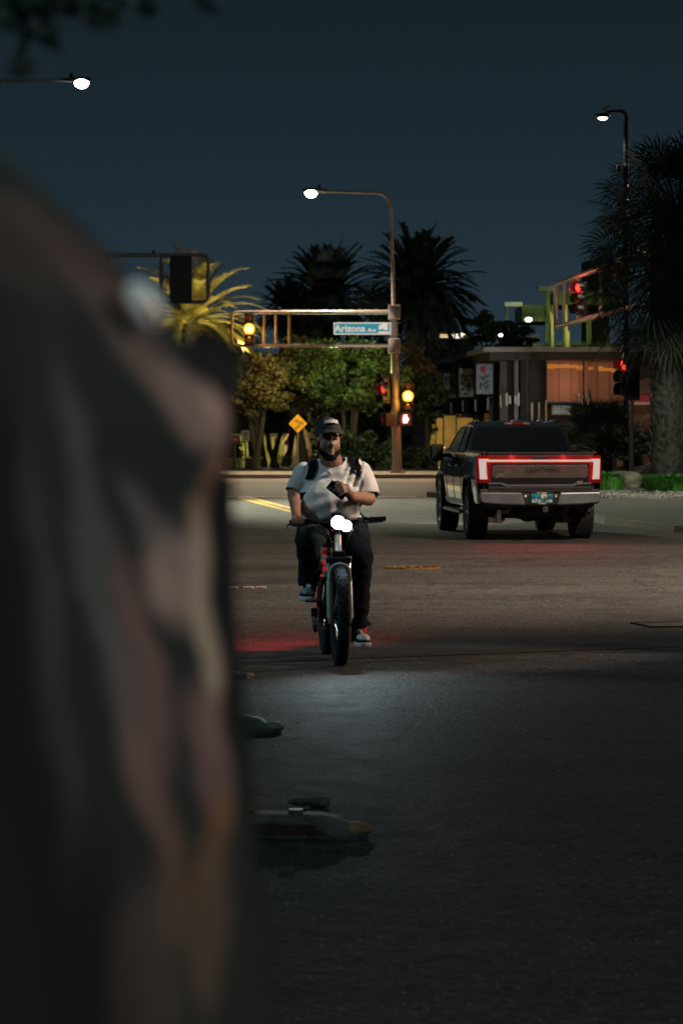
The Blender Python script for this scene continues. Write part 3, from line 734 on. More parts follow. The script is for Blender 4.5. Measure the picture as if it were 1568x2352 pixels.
# palms with feather leaves
def frond(mb, o, az, el, L, droop, rnd, nl=26, ll=.38, wr=.018, lw=.022):
    d0 = V(math.cos(az)*math.cos(el), math.sin(az)*math.cos(el), math.sin(el))
    pts = [o]; d = d0.copy(); k = 9
    for i in range(k):
        d = (d + V(0,0,-droop*(i+1)/k)).normalized(); pts.append(pts[-1]+d*L/k)
    mb.tube(pts, [wr*(1-.8*i/k) for i in range(k+1)], 5)
    for i in range(nl):
        f = .12+.88*i/nl; j = min(int(f*k), k-1); p = pts[j].lerp(pts[j+1], f*k-j)
        t_ = (pts[j+1]-pts[j]).normalized(); s = t_.cross(V(0,0,1))
        if s.length < .1: s = V(1,0,0)
        s.normalize(); u = s.cross(t_)
        l_ = ll*(1-.42*abs(f-.5)**1.2)*rnd.uniform(.8,1.15)
        for sg in (-1,1):
            q = (s*sg*.8+t_*.75+u*.25).normalized()*l_ + V(0,0,-.12*l_); w = t_*lw*(L/1.9)
            mb.add([p-w, p+w, p+q*.55+w*.9, p+q, p+q*.55-w*.9], [(0,1,2,3,4)])
def feather_palm(px, py, Y, L, nf, label, mat, seed, tr=.2, low=-.5, ll=.38, nl=26, group='feather palms', droop=.35, lw=.022):
    rnd = random.Random(seed); c = W(px,py,Y)
    t = thing('feather_palm', label, 'palm tree', (c.x,Y,.13), 0, group)
    mb = MB(); pts = [V(c.x,Y,.13)]; 
    for k in range(1,9): pts.append(V(c.x+.05*math.sin(k), Y, .13+(c.z-.13)*k/8))
    mb.tube(pts, [tr*1.2]+[tr*(1+.08*(k%2)) for k in range(7)]+[tr*1.15], 12)
    for k in range(170):
        z = .3+(c.z-.5)*(k/170); a = k*2.4
        mb.add([V(c.x+math.cos(a+e)*tr*r2, Y+math.sin(a+e)*tr*r2, z+dz_) for e,r2,dz_ in ((-.35,1,0),(.35,1,0),(.0,1.35,.16))]+[V(c.x+math.cos(a)*tr, Y+math.sin(a)*tr, z+.12)], [(0,1,2),(0,2,3),(1,3,2)])
    mb.build('trunk', M['palm_bark'], t)
    mb = MB()
    for k in range(nf):
        az = k*2.39996; el = math.pi/2*.95 - (math.pi/2*.95-low)*((k+.5)/nf)**.8
        frond(mb, c+V(math.cos(az)*tr*.5, math.sin(az)*tr*.5, .1-.2*k/nf), az, el, L*rnd.uniform(.85,1.1), droop*rnd.uniform(.5,1.5), rnd, nl, ll, .018, lw)
    mb.build('crown', M[mat], t)
    return t
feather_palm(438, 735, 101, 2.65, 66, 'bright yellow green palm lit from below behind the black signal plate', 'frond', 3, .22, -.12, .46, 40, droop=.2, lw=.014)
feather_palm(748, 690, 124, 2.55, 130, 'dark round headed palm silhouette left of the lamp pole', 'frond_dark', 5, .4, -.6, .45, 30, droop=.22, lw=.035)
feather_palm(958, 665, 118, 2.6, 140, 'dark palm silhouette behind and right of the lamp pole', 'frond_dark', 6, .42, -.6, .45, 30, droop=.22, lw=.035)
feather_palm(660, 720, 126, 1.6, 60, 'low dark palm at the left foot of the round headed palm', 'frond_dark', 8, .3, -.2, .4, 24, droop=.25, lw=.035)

# fan palms
def fan(mb, o, d, Lp, r, rnd, n=22, droop=.25):
    d = d.normalized(); e = o+d*Lp+V(0,0,-droop*.3*Lp)
    mb.tube([o, o.lerp(e,.5)+V(0,0,.06*Lp), e], [.022,.018,.012], 4, cap=False)
    s = d.cross(V(0,0,1)); s = s.normalized() if s.length > .05 else V(1,0,0); roll = rnd.uniform(-.7,.7)
    u = s.cross(d); s2 = s*math.cos(roll)+u*math.sin(roll)
    for i in range(n):
        a = R(-115+230*i/(n-1))
        q = (d*math.cos(a)+s2*math.sin(a)); L = r*(.75+.25*math.cos(a*.7))*rnd.uniform(.85,1.12)
        w = d.cross(s2).normalized()*.004 + (s2*math.cos(a)-d*math.sin(a))*.020*(r/.8)
        m_ = e+q*L*.62; tip = e+q*L+V(0,0,-droop*.55*L*rnd.uniform(.2,1))
        mb.add([e, m_-w, tip, m_+w], [(0,1,2,3)])
def fan_palm(c, base_z, label, crown_r, nf, seed, tr=.32, r=.85, low=-1.25, mat='fan', dry=0, grp=None, name='fan_palm'):
    rnd = random.Random(seed)
    t = thing(name, label, 'palm tree', (c.x,c.y,base_z), 0, grp)
    mb = MB(); h = c.z-base_z
    if h > .8:
        mb.tube([V(c.x,c.y,base_z+h*k/12) for k in range(13)], [tr*1.1]+[tr*(1+.06*math.sin(k*2.1)) for k in range(11)]+[tr*.8], 16)
        nb = 620
        for k in range(nb):
            z = base_z+.05+h*.97*k/nb; a = k*2.39996+rnd.uniform(-.2,.2); l_ = rnd.uniform(.10,.24); o_ = rnd.uniform(1.08,1.34)
            mb.add([V(c.x+math.cos(a-.13)*tr, c.y+math.sin(a-.13)*tr, z), V(c.x+math.cos(a+.13)*tr, c.y+math.sin(a+.13)*tr, z),
                    V(c.x+math.cos(a+.07)*tr*o_, c.y+math.sin(a+.07)*tr*o_, z+l_), V(c.x+math.cos(a-.07)*tr*o_, c.y+math.sin(a-.07)*tr*o_, z+l_),
                    V(c.x+math.cos(a)*tr, c.y+math.sin(a)*tr, z+l_*.8)], [(0,1,2,3),(3,2,4),(0,3,4),(1,4,2)])
        mb.build('trunk', M['palm_bark'], t)
    else:
        mb.tube([V(c.x,c.y,base_z), c], [.16,.12], 8); mb.build('trunk', M['palm_bark'], t)
    mb = MB(); md = MB()
    for k in range(nf):
        az = k*2.39996+rnd.uniform(-.2,.2); f = (k+.5)/nf; el = 1.4-(1.4-low)*f**.85
        d = V(math.cos(az)*math.cos(el), math.sin(az)*math.cos(el), math.sin(el))
        o = c+V(math.cos(az)*.12, math.sin(az)*.12, .15-.5*f*(h>.8))
        tgt = md if (dry and f > 1-dry) else mb
        fan(tgt, o, d, crown_r*rnd.uniform(.45,.72), r*rnd.uniform(.8,1.15), rnd, 22, .35+.3*f)
    mb.build('crown', M[mat], t)
    if md.v: md.build('dry_skirt', M['fan_dry'], t)
    return t
fan_palm(V(W(1530,0,70).x,70,W(0,610,70).z), .1, 'tall fan palm with thick booted trunk at the right edge', 2.35, 105, 2, .36, .95, -1.2, dry=.2)
fan_palm(V(W(1555,0,73).x,73,W(0,480,73).z), .1, 'second taller fan palm behind it, its dark head cut by the right frame edge', 2.2, 70, 5, .28, 1.1, -.9, dry=.1)
fan_palm(V(W(1385,0,77).x,77,W(0,1018,77).z), .1, 'low bushy fan palm growing directly behind the pickup truck', 1.35, 70, 4, .2, .75, -.15, name='fan_palm')
fan_palm(V(W(1462,0,78).x,78,W(0,1050,78).z), .1, 'low dark fan palm left of the palm trunk base', .95, 36, 9, .2, .55, -.1, name='fan_palm')

# overhanging branch top left, close to the camera
rnd = random.Random(12)
tb = V(-1.9, 3.6, 0)
t = thing('overhanging_tree', 'blurred leafy twigs of a near tree hanging in at the top left corner', 'tree', tb)
mb = MB(); mb.tube([tb, tb+V(.05,0,1.0), tb+V(.25,.0,1.9), tb+V(.7,0,2.3), W(-60,-60,3.3), W(120,-40,3.25), W(250,-70,3.25)], [.16,.13,.10,.05,.012,.008,.005], 8)
for e in (W(100,95,3.25), W(40,150,3.25), W(190,30,3.25), W(330,10,3.25)):
    mb.tube([W(e.x*0+ (e.x/3.25*F+CX)-30, -60, 3.25), e.lerp(W(100,-40,3.25),.4), e], [.008,.006,.003], 5)
mb.build('trunk', M['bark'], t, smooth=True)
mb = MB()
for (px,py,n_,s_) in ((85,10,40,30),(165,8,40,45),(235,35,50,30),(100,80,34,22),(45,150,30,16),(470,6,20,20),(330,10,20,18),(10,40,30,25),(60,-40,60,90),(250,-50,60,120)):
    c = W(px,py,3.25)
    leaf_cloud(mb, c, V(s_/F*3.25*1.5,.08,s_/F*3.25), n_, .013, rnd)
mb.build('foliage', M['twig_leaf'], t)
# ------------------------------------------------------------------ buildings
YB = 110.0
M['strip'] = em('glowing amber reflection', (1,.36,.05), .22)  # glow stands in for amber light reflected in the copper wall
def bx(mb, x0, x1, y0, y1, Y, dp, dy=0):
    """box from image rectangle at distance Y (front face) with depth dp"""
    a = W(x0,y0,Y); b = W(x1,y1,Y)
    return mb.box(((a.x+b.x)/2, Y+dp/2+dy, (a.z+b.z)/2), (abs(b.x-a.x), dp, abs(a.z-b.z)))
t = thing('pavilion', 'low flat roofed building with dark posts, tall posters and a copper wall behind the truck', 'building', V(9,YB+5,.13))
xr = W(1600,0,YB).x
zr = W(0,797,YB).z; zb = W(0,808,YB).z
A = V(W(1110,0,YB).x, YB); B = V(W(975,0,143).x, 143)
poly = [(A.x,YB),(xr,YB),(xr,145),(B.x,145),(B.x,143)]
rf = MB().prism(poly, lambda a,b,d: V(a,b,d), zb, zr).build('roof', M['roof'], t)
MB().prism([(A.x+.25,YB+.25),(xr,YB+.25),(xr,145),(B.x+.3,144.6),(B.x+.3,143.2)], lambda a,b,d: V(a,b,d), zb-.32, zb-.002).build('soffit', M['wood_dark'], rf)
# front cladding left of the copper wall, set back
mb = MB(); bx(mb, 1425, 1600, 812, 1075, 111.2, .2); mb.build('wall', M['wood_dark'], t)
mb = MB(); bx(mb, 1195, 1254, 812, 1075, 111.4, .2)
mb.build('wall', M['wood_dark'], t)
mb = MB(); a = V(A.x+1.2, YB+4, 0); b_ = V(B.x+1.8, 142, 0)
mb.add([V(a.x,a.y,.13),V(b_.x,b_.y,.13),V(b_.x,b_.y,zb-.3),V(a.x,a.y,zb-.3),V(a.x+.2,a.y,.13),V(b_.x+.2,b_.y,.13),V(b_.x+.2,b_.y,zb-.3),V(a.x+.2,a.y,zb-.3)],
       [(0,1,2,3),(4,7,6,5),(0,4,5,1),(3,2,6,7),(0,3,7,4),(1,5,6,2)])
mb.build('side_wall', M['wood_dark'], t)
cw = MB(); bx(cw, 1255, 1338, 815, 922, YB+.6, .25); cw = cw.build('copper_wall', M['copper'], t)
cw = MB(); bx(cw, 1341, 1425, 815, 922, YB+.62, .25); cw.build('copper_wall', M['copper'], t)
for px in (1282,1310,1370,1398):
    mb = MB(); bx(mb, px, px+1, 815, 922, YB+.585, .02); mb.build('panel_seam', M['wood_dark'], t)
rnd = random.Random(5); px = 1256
while px < 1410:  # broken amber reflection on the copper, drawn as glowing pieces
    wd = rnd.uniform(10,20); dy = rnd.uniform(-1.5,1.5)+(px-1256)*.06; mb = MB(); bx(mb, px, px+wd, 836+dy, 842+dy+rnd.uniform(0,5), YB+.575, .02); mb.build('amber_reflection', M['strip'], t); px += wd+rnd.choice((0,0,6,12))
mb = MB(); bx(mb, 1255, 1425, 922.5, 925, YB+.5, .3); mb.build('sill', M['wood_grey'], t)
mb = MB(); bx(mb, 1255, 1425, 926, 1075, YB+1.4, .2); mb.build('base_wall', M['wood_dark'], t)
wf = MB()
for r_ in ((1266,1312,929,931.5),(1266,1312,950,953),(1266,1269,931.5,950),(1309,1312,931.5,950),(1288,1290,931.5,950)): bx(wf, *r_, YB+1.3, .08)
wf = wf.build('window', M['white_bar'], t)
mb = MB(); bx(mb, 1269, 1309, 931.5, 950, YB+1.36, .03); mb.build('pane', em('lit office window', (.45,.60,.62), .10), wf)
# posts under the eaves
for k,(x0,x1,Y,m_) in enumerate(((1180,1189,YB+.4,'wood_grey'),(1147,1165,YB+2.5,'wood_grey'),(1206,1214,YB+1.0,'wood_dark'),(1123,1134,YB+7,'wood_grey'),(1092,1099,YB+11,'wood_dark'),(1064,1071,YB+16,'wood_dark'),(1034,1040,YB+22,'wood_dark'))):
    mb = MB(); a = W(x0,0,Y); b = W(x1,0,Y)
    mb.box(((a.x+b.x)/2, Y, (zb+.13)/2), (b.x-a.x,.2,zb-.13-.02)); mb.build('post', M[m_], t, bevel=.01)
# posters
posts_ = ((1093,1131,836,905,112,'frame_blue'),(1053,1087,846,912,115,'frame_tan'),(1016,1047,856,915,117,'frame_dark'))
labs = ('framed poster of a red flower on green stem, nearest under the roof', 'second poster with tan and grey pattern, in the middle of the three', 'dim third poster deepest under the roof, beside the amber signal')
fr = [pm('pale blue frame',(.16,.22,.25),.5), pm('tan frame',(.16,.13,.09),.5), pm('dark frame',(.05,.045,.04),.6)]
bk = [pm('pale poster sheet',(.24,.27,.29),.6,0,.3,4), pm('tan poster sheet',(.34,.29,.22),.6,0,.5,5), pm('grey poster sheet',(.14,.15,.14),.6,0,.6,4)]
ink = {'g': pm('green poster ink',(.03,.12,.05),.6), 'r': pm('red poster ink',(.38,.02,.03),.6), 'k': pm('dark poster ink',(.045,.04,.035),.6), 'w': pm('pale poster ink',(.4,.38,.33),.6)}
for k,(x0,x1,y0,y1,Y,_) in enumerate(posts_):
    a = W(x0,y0,Y); b = W(x1,y1,Y); cx = (a.x+b.x)/2; cz = (a.z+b.z)/2; w = b.x-a.x; h = a.z-b.z
    p = thing('poster', labs[k], 'poster', (cx,Y,cz), 0, 'posters hanging under the roof edge')
    MB().box((cx,Y,cz),(w,.05,h)).build('sheet', bk[k], p)
    mb = MB()
    for sx in (-1,1): mb.box((cx+sx*(w/2-.02),Y-.03,cz),(.045,.03,h))
    for sz in (-1,1): mb.box((cx,Y-.03,cz+sz*(h/2-.02)),(w-.09,.03,.045))
    mb.build('frame', fr[k], p)
    mb = MB()
    for s_ in (-1,1): mb.tube([V(cx+s_*w*.4,Y,cz+h/2), V(cx+s_*w*.4,Y,zb-.3)], .01, 5)
    mb.build('hanger', M['steel_dark'], p)
    rnd = random.Random(k)
    if k == 0:
        mb = MB(); mb.tube([V(cx+.05,Y-.03,cz-h*.4), V(cx-.02,Y-.03,cz-h*.1), V(cx+.03,Y-.03,cz+h*.1), V(cx-.05,Y-.03,cz+h*.28)], .022, 6, flat=.3)
        for q,(dx,dz_,a_) in enumerate(((.1,-.12,40),(-.12,-.2,-40),(.12,-.3,60),(-.08,.02,-50),(.09,.1,30),(-.15,-.33,-70))):
            mb.ball((cx+dx,Y-.028,cz+dz_), (.12,.006,.055), 10, 6, Matrix.Rotation(R(-a_),3,'Y'))
        mb.build('picture', ink['g'], p)
        mb = MB(); mb.ball((cx-.06,Y-.032,cz+h*.33),(.12,.006,.12),12,8); mb.build('bloom', ink['r'], p)
    else:
        mb = MB()
        for q in range(9): mb.ball((cx+rnd.uniform(-.35,.35)*w,Y-.028,cz+rnd.uniform(-.4,.35)*h), (rnd.uniform(.04,.12),.006,rnd.uniform(.05,.16)), 8, 6, Matrix.Rotation(rnd.random()*3,3,'Y'))
        mb.build('picture', ink['k'], p)
        mb = MB()
        for q in range(5): mb.ball((cx+rnd.uniform(-.3,.3)*w,Y-.033,cz+rnd.uniform(-.35,.35)*h), (rnd.uniform(.02,.06),.006,rnd.uniform(.04,.1)), 8, 6, Matrix.Rotation(rnd.random()*3,3,'Y'))
        mb.build('highlight', ink['w' if k == 1 else 'k'], p)
# hanging tubes (chime like pale rods)
rods = ((1035,925,950,120),(1062,920,945,118),(1091,918,945,116),(1120,914,942,114),(1149,908,935,111.5),(1163,903,932,109.6),(1170,909,927,109.5),(1183,909,927,109.5),(1190,903,932,109.6),(1221,925,970,109.8),(1237,925,970,109.8),(1253,920,970,109.7),
        (1329,903,925,109.6),(1336,909,930,109.5),(1349,908,930,109.5),(1357,903,930,109.6))
rodlab = {}
for k,(px,y0,y1,Y) in enumerate(rods):
    a = W(px,y0,Y); b = W(px,y1,Y)
    lab = ('pale rod hanging under the roof below the deepest poster','pale rod hanging below the tan poster','pale rod hanging below the left edge of the flower poster','pale rod hanging below the right edge of the flower poster','pale rod hanging just right of the flower poster','long pale rod left of the bright grey post','short pale rod touching the left of the bright grey post','short pale rod touching the right of the bright grey post','long pale rod right of the bright grey post','pale rod low between bright post and copper wall','pale rod just left of the copper wall corner','pale rod right at the copper wall lower left corner','leftmost of the four pale rods in front of the copper wall','second from left of the four pale rods on the copper wall','third from left of the four pale rods on the copper wall','rightmost of the four pale rods on the copper wall')[k]
    r_ = thing('hanging_rod', lab, 'hanging rod', (a.x,Y,b.z), 0, 'pale rods hung around the pavilion')
    MB().tube([V(a.x,Y,a.z), V(a.x,Y,b.z)], .038, 10).build('rod', M['white_bar'], r_, smooth=True)
    MB().tube([V(a.x,Y,a.z), V(a.x,Y,zb-.01)], .008, 4).build('cord', M['steel_dark'], r_)
# yellow lit wall
t = thing('yellow_wall', 'cream wall panels lit yellow beyond the dark forked tree left of the truck', 'wall', V(4,124,.13))
for k,(x0,x1,y0,s) in enumerate(((949,968,966,1),(972,998,975,.9),(1000,1016,960,1.1),(1019,1046,955,1),(1049,1085,960,1))):
    mb = MB(); bx(mb, x0, x1, y0, 1075, 122+.3*(k%2), .2); mb.build('panel', M['cream'], t)
mb = MB(); bx(mb, 940, 1200, 950, 1075, 123.2, .2); mb.build('back_panel', M['pink_wall'], t)
for px in (1000,1018,1047):
    mb = MB(); bx(mb, px-1.5, px+1.5, 950, 1078, 117, .08); mb.build('pole', M['black_metal'], t)
# olive corrugated building at left
t = thing('corrugated_shed', 'olive corrugated wall lit yellow behind the row of dark trunks at left', 'building', V(-4.5,118,.13))
a = W(505,1003,118); b = W(668,1003,118); n = 70; vs = []; fs = []
for i in range(n+1):
    x = a.x+(b.x-a.x)*i/n; y = 118+.05*math.sin(i*1.6)
    vs += [V(x,y,.13), V(x,y,a.z), V(x,120,a.z), V(x,120,.13)]
for i in range(n):
    for q in range(4): fs.append((i*4+q, i*4+(q+1)%4, (i+1)*4+(q+1)%4, (i+1)*4+q))
fs += [(0,1,2,3),(n*4+3,n*4+2,n*4+1,n*4)]
MB().add(vs, fs).build('wall', M['olive_wall'], t)
mb = MB(); bx(mb, 500, 672, 996, 1003, 117.7, 2.4); mb.build('roof', M['wood_dark'], t)
mb = MB(); bx(mb, 585, 592, 1005, 1078, 117.9, .06); bx(mb, 630, 637, 1005, 1078, 117.9, .06); mb.build('post', M['wood_dark'], t)
# gabled timber house
t = thing('gabled_house', 'brown timber gabled house front behind the amber diamond sign', 'house', V(-1.8,116,.13))
Yh = 116
def P2(x,y,d): q = W(x,y,Yh); return V(q.x, Yh+d, max(.13,q.z))
MB().prism([(652,1079),(652,1015),(683,968),(722,1015),(722,1079)], P2, 0, 5).build('wall', M['pink_wall'], t)
mb = MB()
mb.prism([(648,1018),(683,963),(683,969),(650,1020)], P2, -.25, 5.3); mb.prism([(683,963),(727,1018),(725,1021),(683,969)], P2, -.25, 5.3)
mb.build('roof', M['tile'], t)
mb = MB()
for x in (658,668,678,700,712): mb.prism([(x,1078),(x,1030),(x+3,1030),(x+3,1078)], P2, -.04, -.001)
mb.build('board', M['wood_grey'], t)
MB().prism([(688,1030),(688,1006),(694,1006),(694,1030)], P2, -.05, -.001).build('window', M['glass'], t)
# picket fence and dark bin
t = thing('slat_fence', 'low pale slat fence across the road beside the draped cloth', 'fence', V(W(540,0,107).x,107,.13))
mb = MB()
for k in range(9): bx(mb, 517+k*5, 519.5+k*5, 1052, 1075, 107, .04)
mb.build('slat', M['cream'], t)
mb = MB(); bx(mb, 514, 562, 1054, 1056.5, 107.05, .04); bx(mb, 514, 562, 1068, 1070, 107.05, .04); mb.build('rail', M['cream'], t)
t = thing('fence', 'low grey slat fence in front of the brown gabled house', 'fence', V(W(690,0,112).x,112,.13))
mb = MB()
for k in range(17): bx(mb, 640+k*6, 643+k*6, 1046, 1077, 112, .04)
mb.build('slat', M['wood_grey'], t)
mb = MB(); bx(mb, 638, 742, 1050, 1052, 112.05, .04); mb.build('rail', M['wood_grey'], t)
t = thing('planter_box', 'black square planter box below the pale square sign', 'planter', V(W(580,0,105).x,105,.13))
mb = MB(); bx(mb, 562, 600, 1053, 1079, 105, .8); mb.build('box', M['black'], t, bevel=.03)
mb = MB(); bx(mb, 560, 602, 1050, 1053, 104.95, .9); mb.build('rim', M['cream'], t, bevel=.01)
# round dark bush + arch left
shrub(535, 109, 1.0, 1.2, 'small round dark bush above the pale slat fence', seed=12, n=16)
# red awning building at far right
t = thing('awning_building', 'small building with red fabric fascia and brown tiled roof behind the palm trunk', 'building', V(11.5,100,.13))
Ya = 100
mb = MB(); bx(mb, 1440, 1640, 925, 1075, Ya+.6, 4); mb.build('wall', M['tile'], t)
mb = MB(); bx(mb, 1430, 1640, 905, 923, Ya, .5); mb.build('fascia', M['awning'], t)
mb = MB(); bx(mb, 1430, 1640, 923.5, 929, Ya+.1, .3); mb.build('trim', M['white_bar'], t)
q0 = W(1425,904,Ya); q1 = W(1640,904,Ya); qt = W(1500,866,Ya)
mb = MB(); mb.add([V(q0.x,Ya-.1,q0.z),V(q1.x,Ya-.1,q1.z),V(q1.x,Ya+3,qt.z),V(qt.x,Ya+3,qt.z),V(q0.x,Ya+5,q0.z),V(q1.x,Ya+5,q0.z)], [(0,1,2,3),(0,3,4),(3,2,5,4),(0,4,5,1),(1,5,2)])
mb.build('roof', M['tile'], t)
# parking structure beyond
t = thing('parking_structure', 'green lit open parking structure rising above the pavilion roof', 'parking structure', V(11,142,.13))
Yg = 142
mb = MB()
for x0,x1,y0,y1 in ((1198,1275,700,738),(1275,1440,668,700)): bx(mb, x0, x1, y0, y1, Yg, 6)
bx(mb, 1198, 1440, 790, 812, Yg+.2, 6); mb.build('slab', M['green_steel'], t)
mb = MB(); bx(mb, 1158, 1199, 694, 703, Yg-.5, 1.0); mb.build('parapet', M['white_bar'], t)
mb = MB(); bx(mb, 1236, 1278, 657, 668, Yg-.5, 1.0); mb.build('parapet', M['wood_grey'], t)
for k,(x0,x1,y0,y1) in enumerate(((1252,1263,668,790),(1347,1358,735,790),(1293,1301,700,812),(1160,1166,704,790))):
    mb = MB(); bx(mb, x0, x1, y0, y1, Yg-.3, .4); mb.build('column', M['green_steel'], t, bevel=.03)
mb = MB(); c0 = W(1268,790,Yg-.6)
mb.tube([W(1268,797,Yg-.6), W(1267,745,Yg-.6), W(1267,722,Yg-.6)], .07, 8); mb.tube([W(1267,745,Yg-.6), W(1263,732,Yg-.6), W(1263,715,Yg-.6)], .05, 8)
mb.tube([W(1304,812,Yg-.6), W(1304,760,Yg-.6)], .1, 8); mb.tube([W(1300,800,Yg-.6), W(1300,700,Yg-.6)], .06, 8)
mb.build('pipe', M['cream'], t, smooth=True)
mb = MB(); bx(mb, 1275, 1420, 786, 788, Yg-.2, .1); bx(mb, 1198, 1275, 727, 728.5, Yg-.4, .1); mb.build('railing', M['green_steel'], t)
mb = MB(); bx(mb, 1205, 1238, 771, 782, 138, .4); bx(mb, 1216, 1224, 782, 797, 138, .4); mb.build('stair_box', M['wood_grey'], t)
mb = MB(); mb.box((W(1370,0,148).x, 149, W(0,600,148).z/2),(1.3,2,W(0,600,148).z)); mb.build('tower', M['wood_dark'], t)
t = thing('globe_lamp', 'bright white lamp globe above the green tree at the parking structure', 'lamp', W(1213,734,139))
MB().ball(W(1213,734,139),(.17,.17,.10),14,8).build('globe', em('lit globe',(1,.95,.9),9), t, smooth=True)
MB().tube([W(1213,734,139)+V(0,0,.05), W(1213,727,139)+V(0,.6,0)], .03, 6).build('bracket', M['steel_dark'], t)
for px,py,lab in ((1149,770,'tiny white lamp shining through the rounded green tree'),):
    t = thing('globe_lamp', lab, 'lamp', W(px,py,133))
    MB().ball(W(px,py,133),(.10,.1,.07),12,8).build('globe', em('lit small globe',(1,.9,.75),5), t, smooth=True)
    MB().tube([W(px,py,133), V(W(px,py,133).x,133.1,.13)], .03, 6).build('post', M['steel_dark'], t)
# distant building with lit windows
t = thing('distant_building', 'far pale building with a strip of brightly lit windows right of the dark palm', 'building', V(8,210,.13))
Yf = 210
mb = MB(); bx(mb, 978, 1090, 778, 1079, Yf, 8); mb.build('wall', M['concrete'], t)
mb = MB(); bx(mb, 985, 1082, 760, 763, Yf-.6, 8); mb.build('roof', M['concrete'], t)
mb = MB(); bx(mb, 980, 1088, 763, 778, Yf+1.5, 5); mb.build('storey', M['wood_dark'], t)
for k,(x0,x1,y0,y1,c_,s_) in enumerate(((988,994,767,776,(1,.95,.9),2.5),(996,1001,765,769,(1,.95,.9),2),(1010,1034,768,771,(1,.62,.25),1),(1010,1030,773,775,(1,.8,.45),1.2),(1033,1042,765,777,(1,.93,.85),2.5),(1046,1066,767,770,(1,.85,.6),1.5),(1054,1061,760,777,(1,.95,.9),3),(1066,1075,766,769,(1,.6,.12),1.2),(1046,1052,772,777,(1,.85,.6),1.5))):
    mb = MB(); bx(mb, x0, x1, y0, y1, Yf+1.3-.02*k, .1); mb.build('window', em('lit far window', c_, s_), t)
# bollards
for px,Y,lab in ((1023,96,'pale bollard standing under the truck mirror'),(1009,96,'slim pale bollard just left of the mirror one')):
    x = W(px,0,Y).x
    t = thing('bollard', lab, 'bollard', (x,Y,.14), 0, 'bollards on the far pavement')
    MB().tube([(x,Y,.14),(x,Y,1.0)], .09 if px == 1023 else .05, 12).build('post', M['concrete'], t, smooth=True)
    MB().ball((x,Y,1.0),(.095,.095,.05) if px == 1023 else (.055,.055,.03),12,6).build('cap', M['steel'], t, smooth=True)
# ------------------------------------------------------------------ pickup truck (local: x right, y forward, z up, origin under the rear bumper)
TR = thing('pickup_truck', 'dark grey crew cab pickup truck with its full width tail light bar glowing', 'pickup truck', (3.04,43.5,0), R(4.6), local=True)
def lerp_tab(tab, t):
    if t <= tab[0][0]: return tab[0][1]
    for (a,b),(c,d) in zip(tab[:-1], tab[1:]):
        if t <= c: return b+(d-b)*(t-a)/(c-a)
    return tab[-1][1]
ZP = [(.45,.915),(.55,.935),(.75,.962),(.95,.972),(1.10,.960),(1.22,.945),(1.30,.925),(1.36,.89)]
YPF = [(0,.965),(.12,.99),(.5,1),(5.0,1),(5.5,.965),(5.75,.90),(5.88,.80)]
TOP = [(0,1.36),(2.02,1.36),(2.06,1.34),(4.2,1.34),(4.5,1.30),(5.4,1.22),(5.75,1.12),(5.88,1.02)]
ARC = [(1.22,.44,.53),(4.93,.44,.53)]
def botz(y):
    z = .50 if 1.7 < y < 4.4 else (.58 if y > 5.3 or y < .9 else .52)
    for cy,cz,r in ARC:
        if abs(y-cy) < r: z = max(z, cz+math.sqrt(r*r-(y-cy)**2))
    return z
ys = sorted(set([0,.05,.12,.3,.5,.65,.689,.70,.74,.8,.9,1.05,1.22,1.4,1.55,1.65,1.71,1.74,1.76,1.9,2.05,2.4,2.8,3.2,3.6,4.0,4.3,4.38,4.40,4.42,4.47,4.55,4.65,4.8,4.93,5.1,5.25,5.35,5.42,5.45,5.47,5.6,5.7,5.8,5.88]))
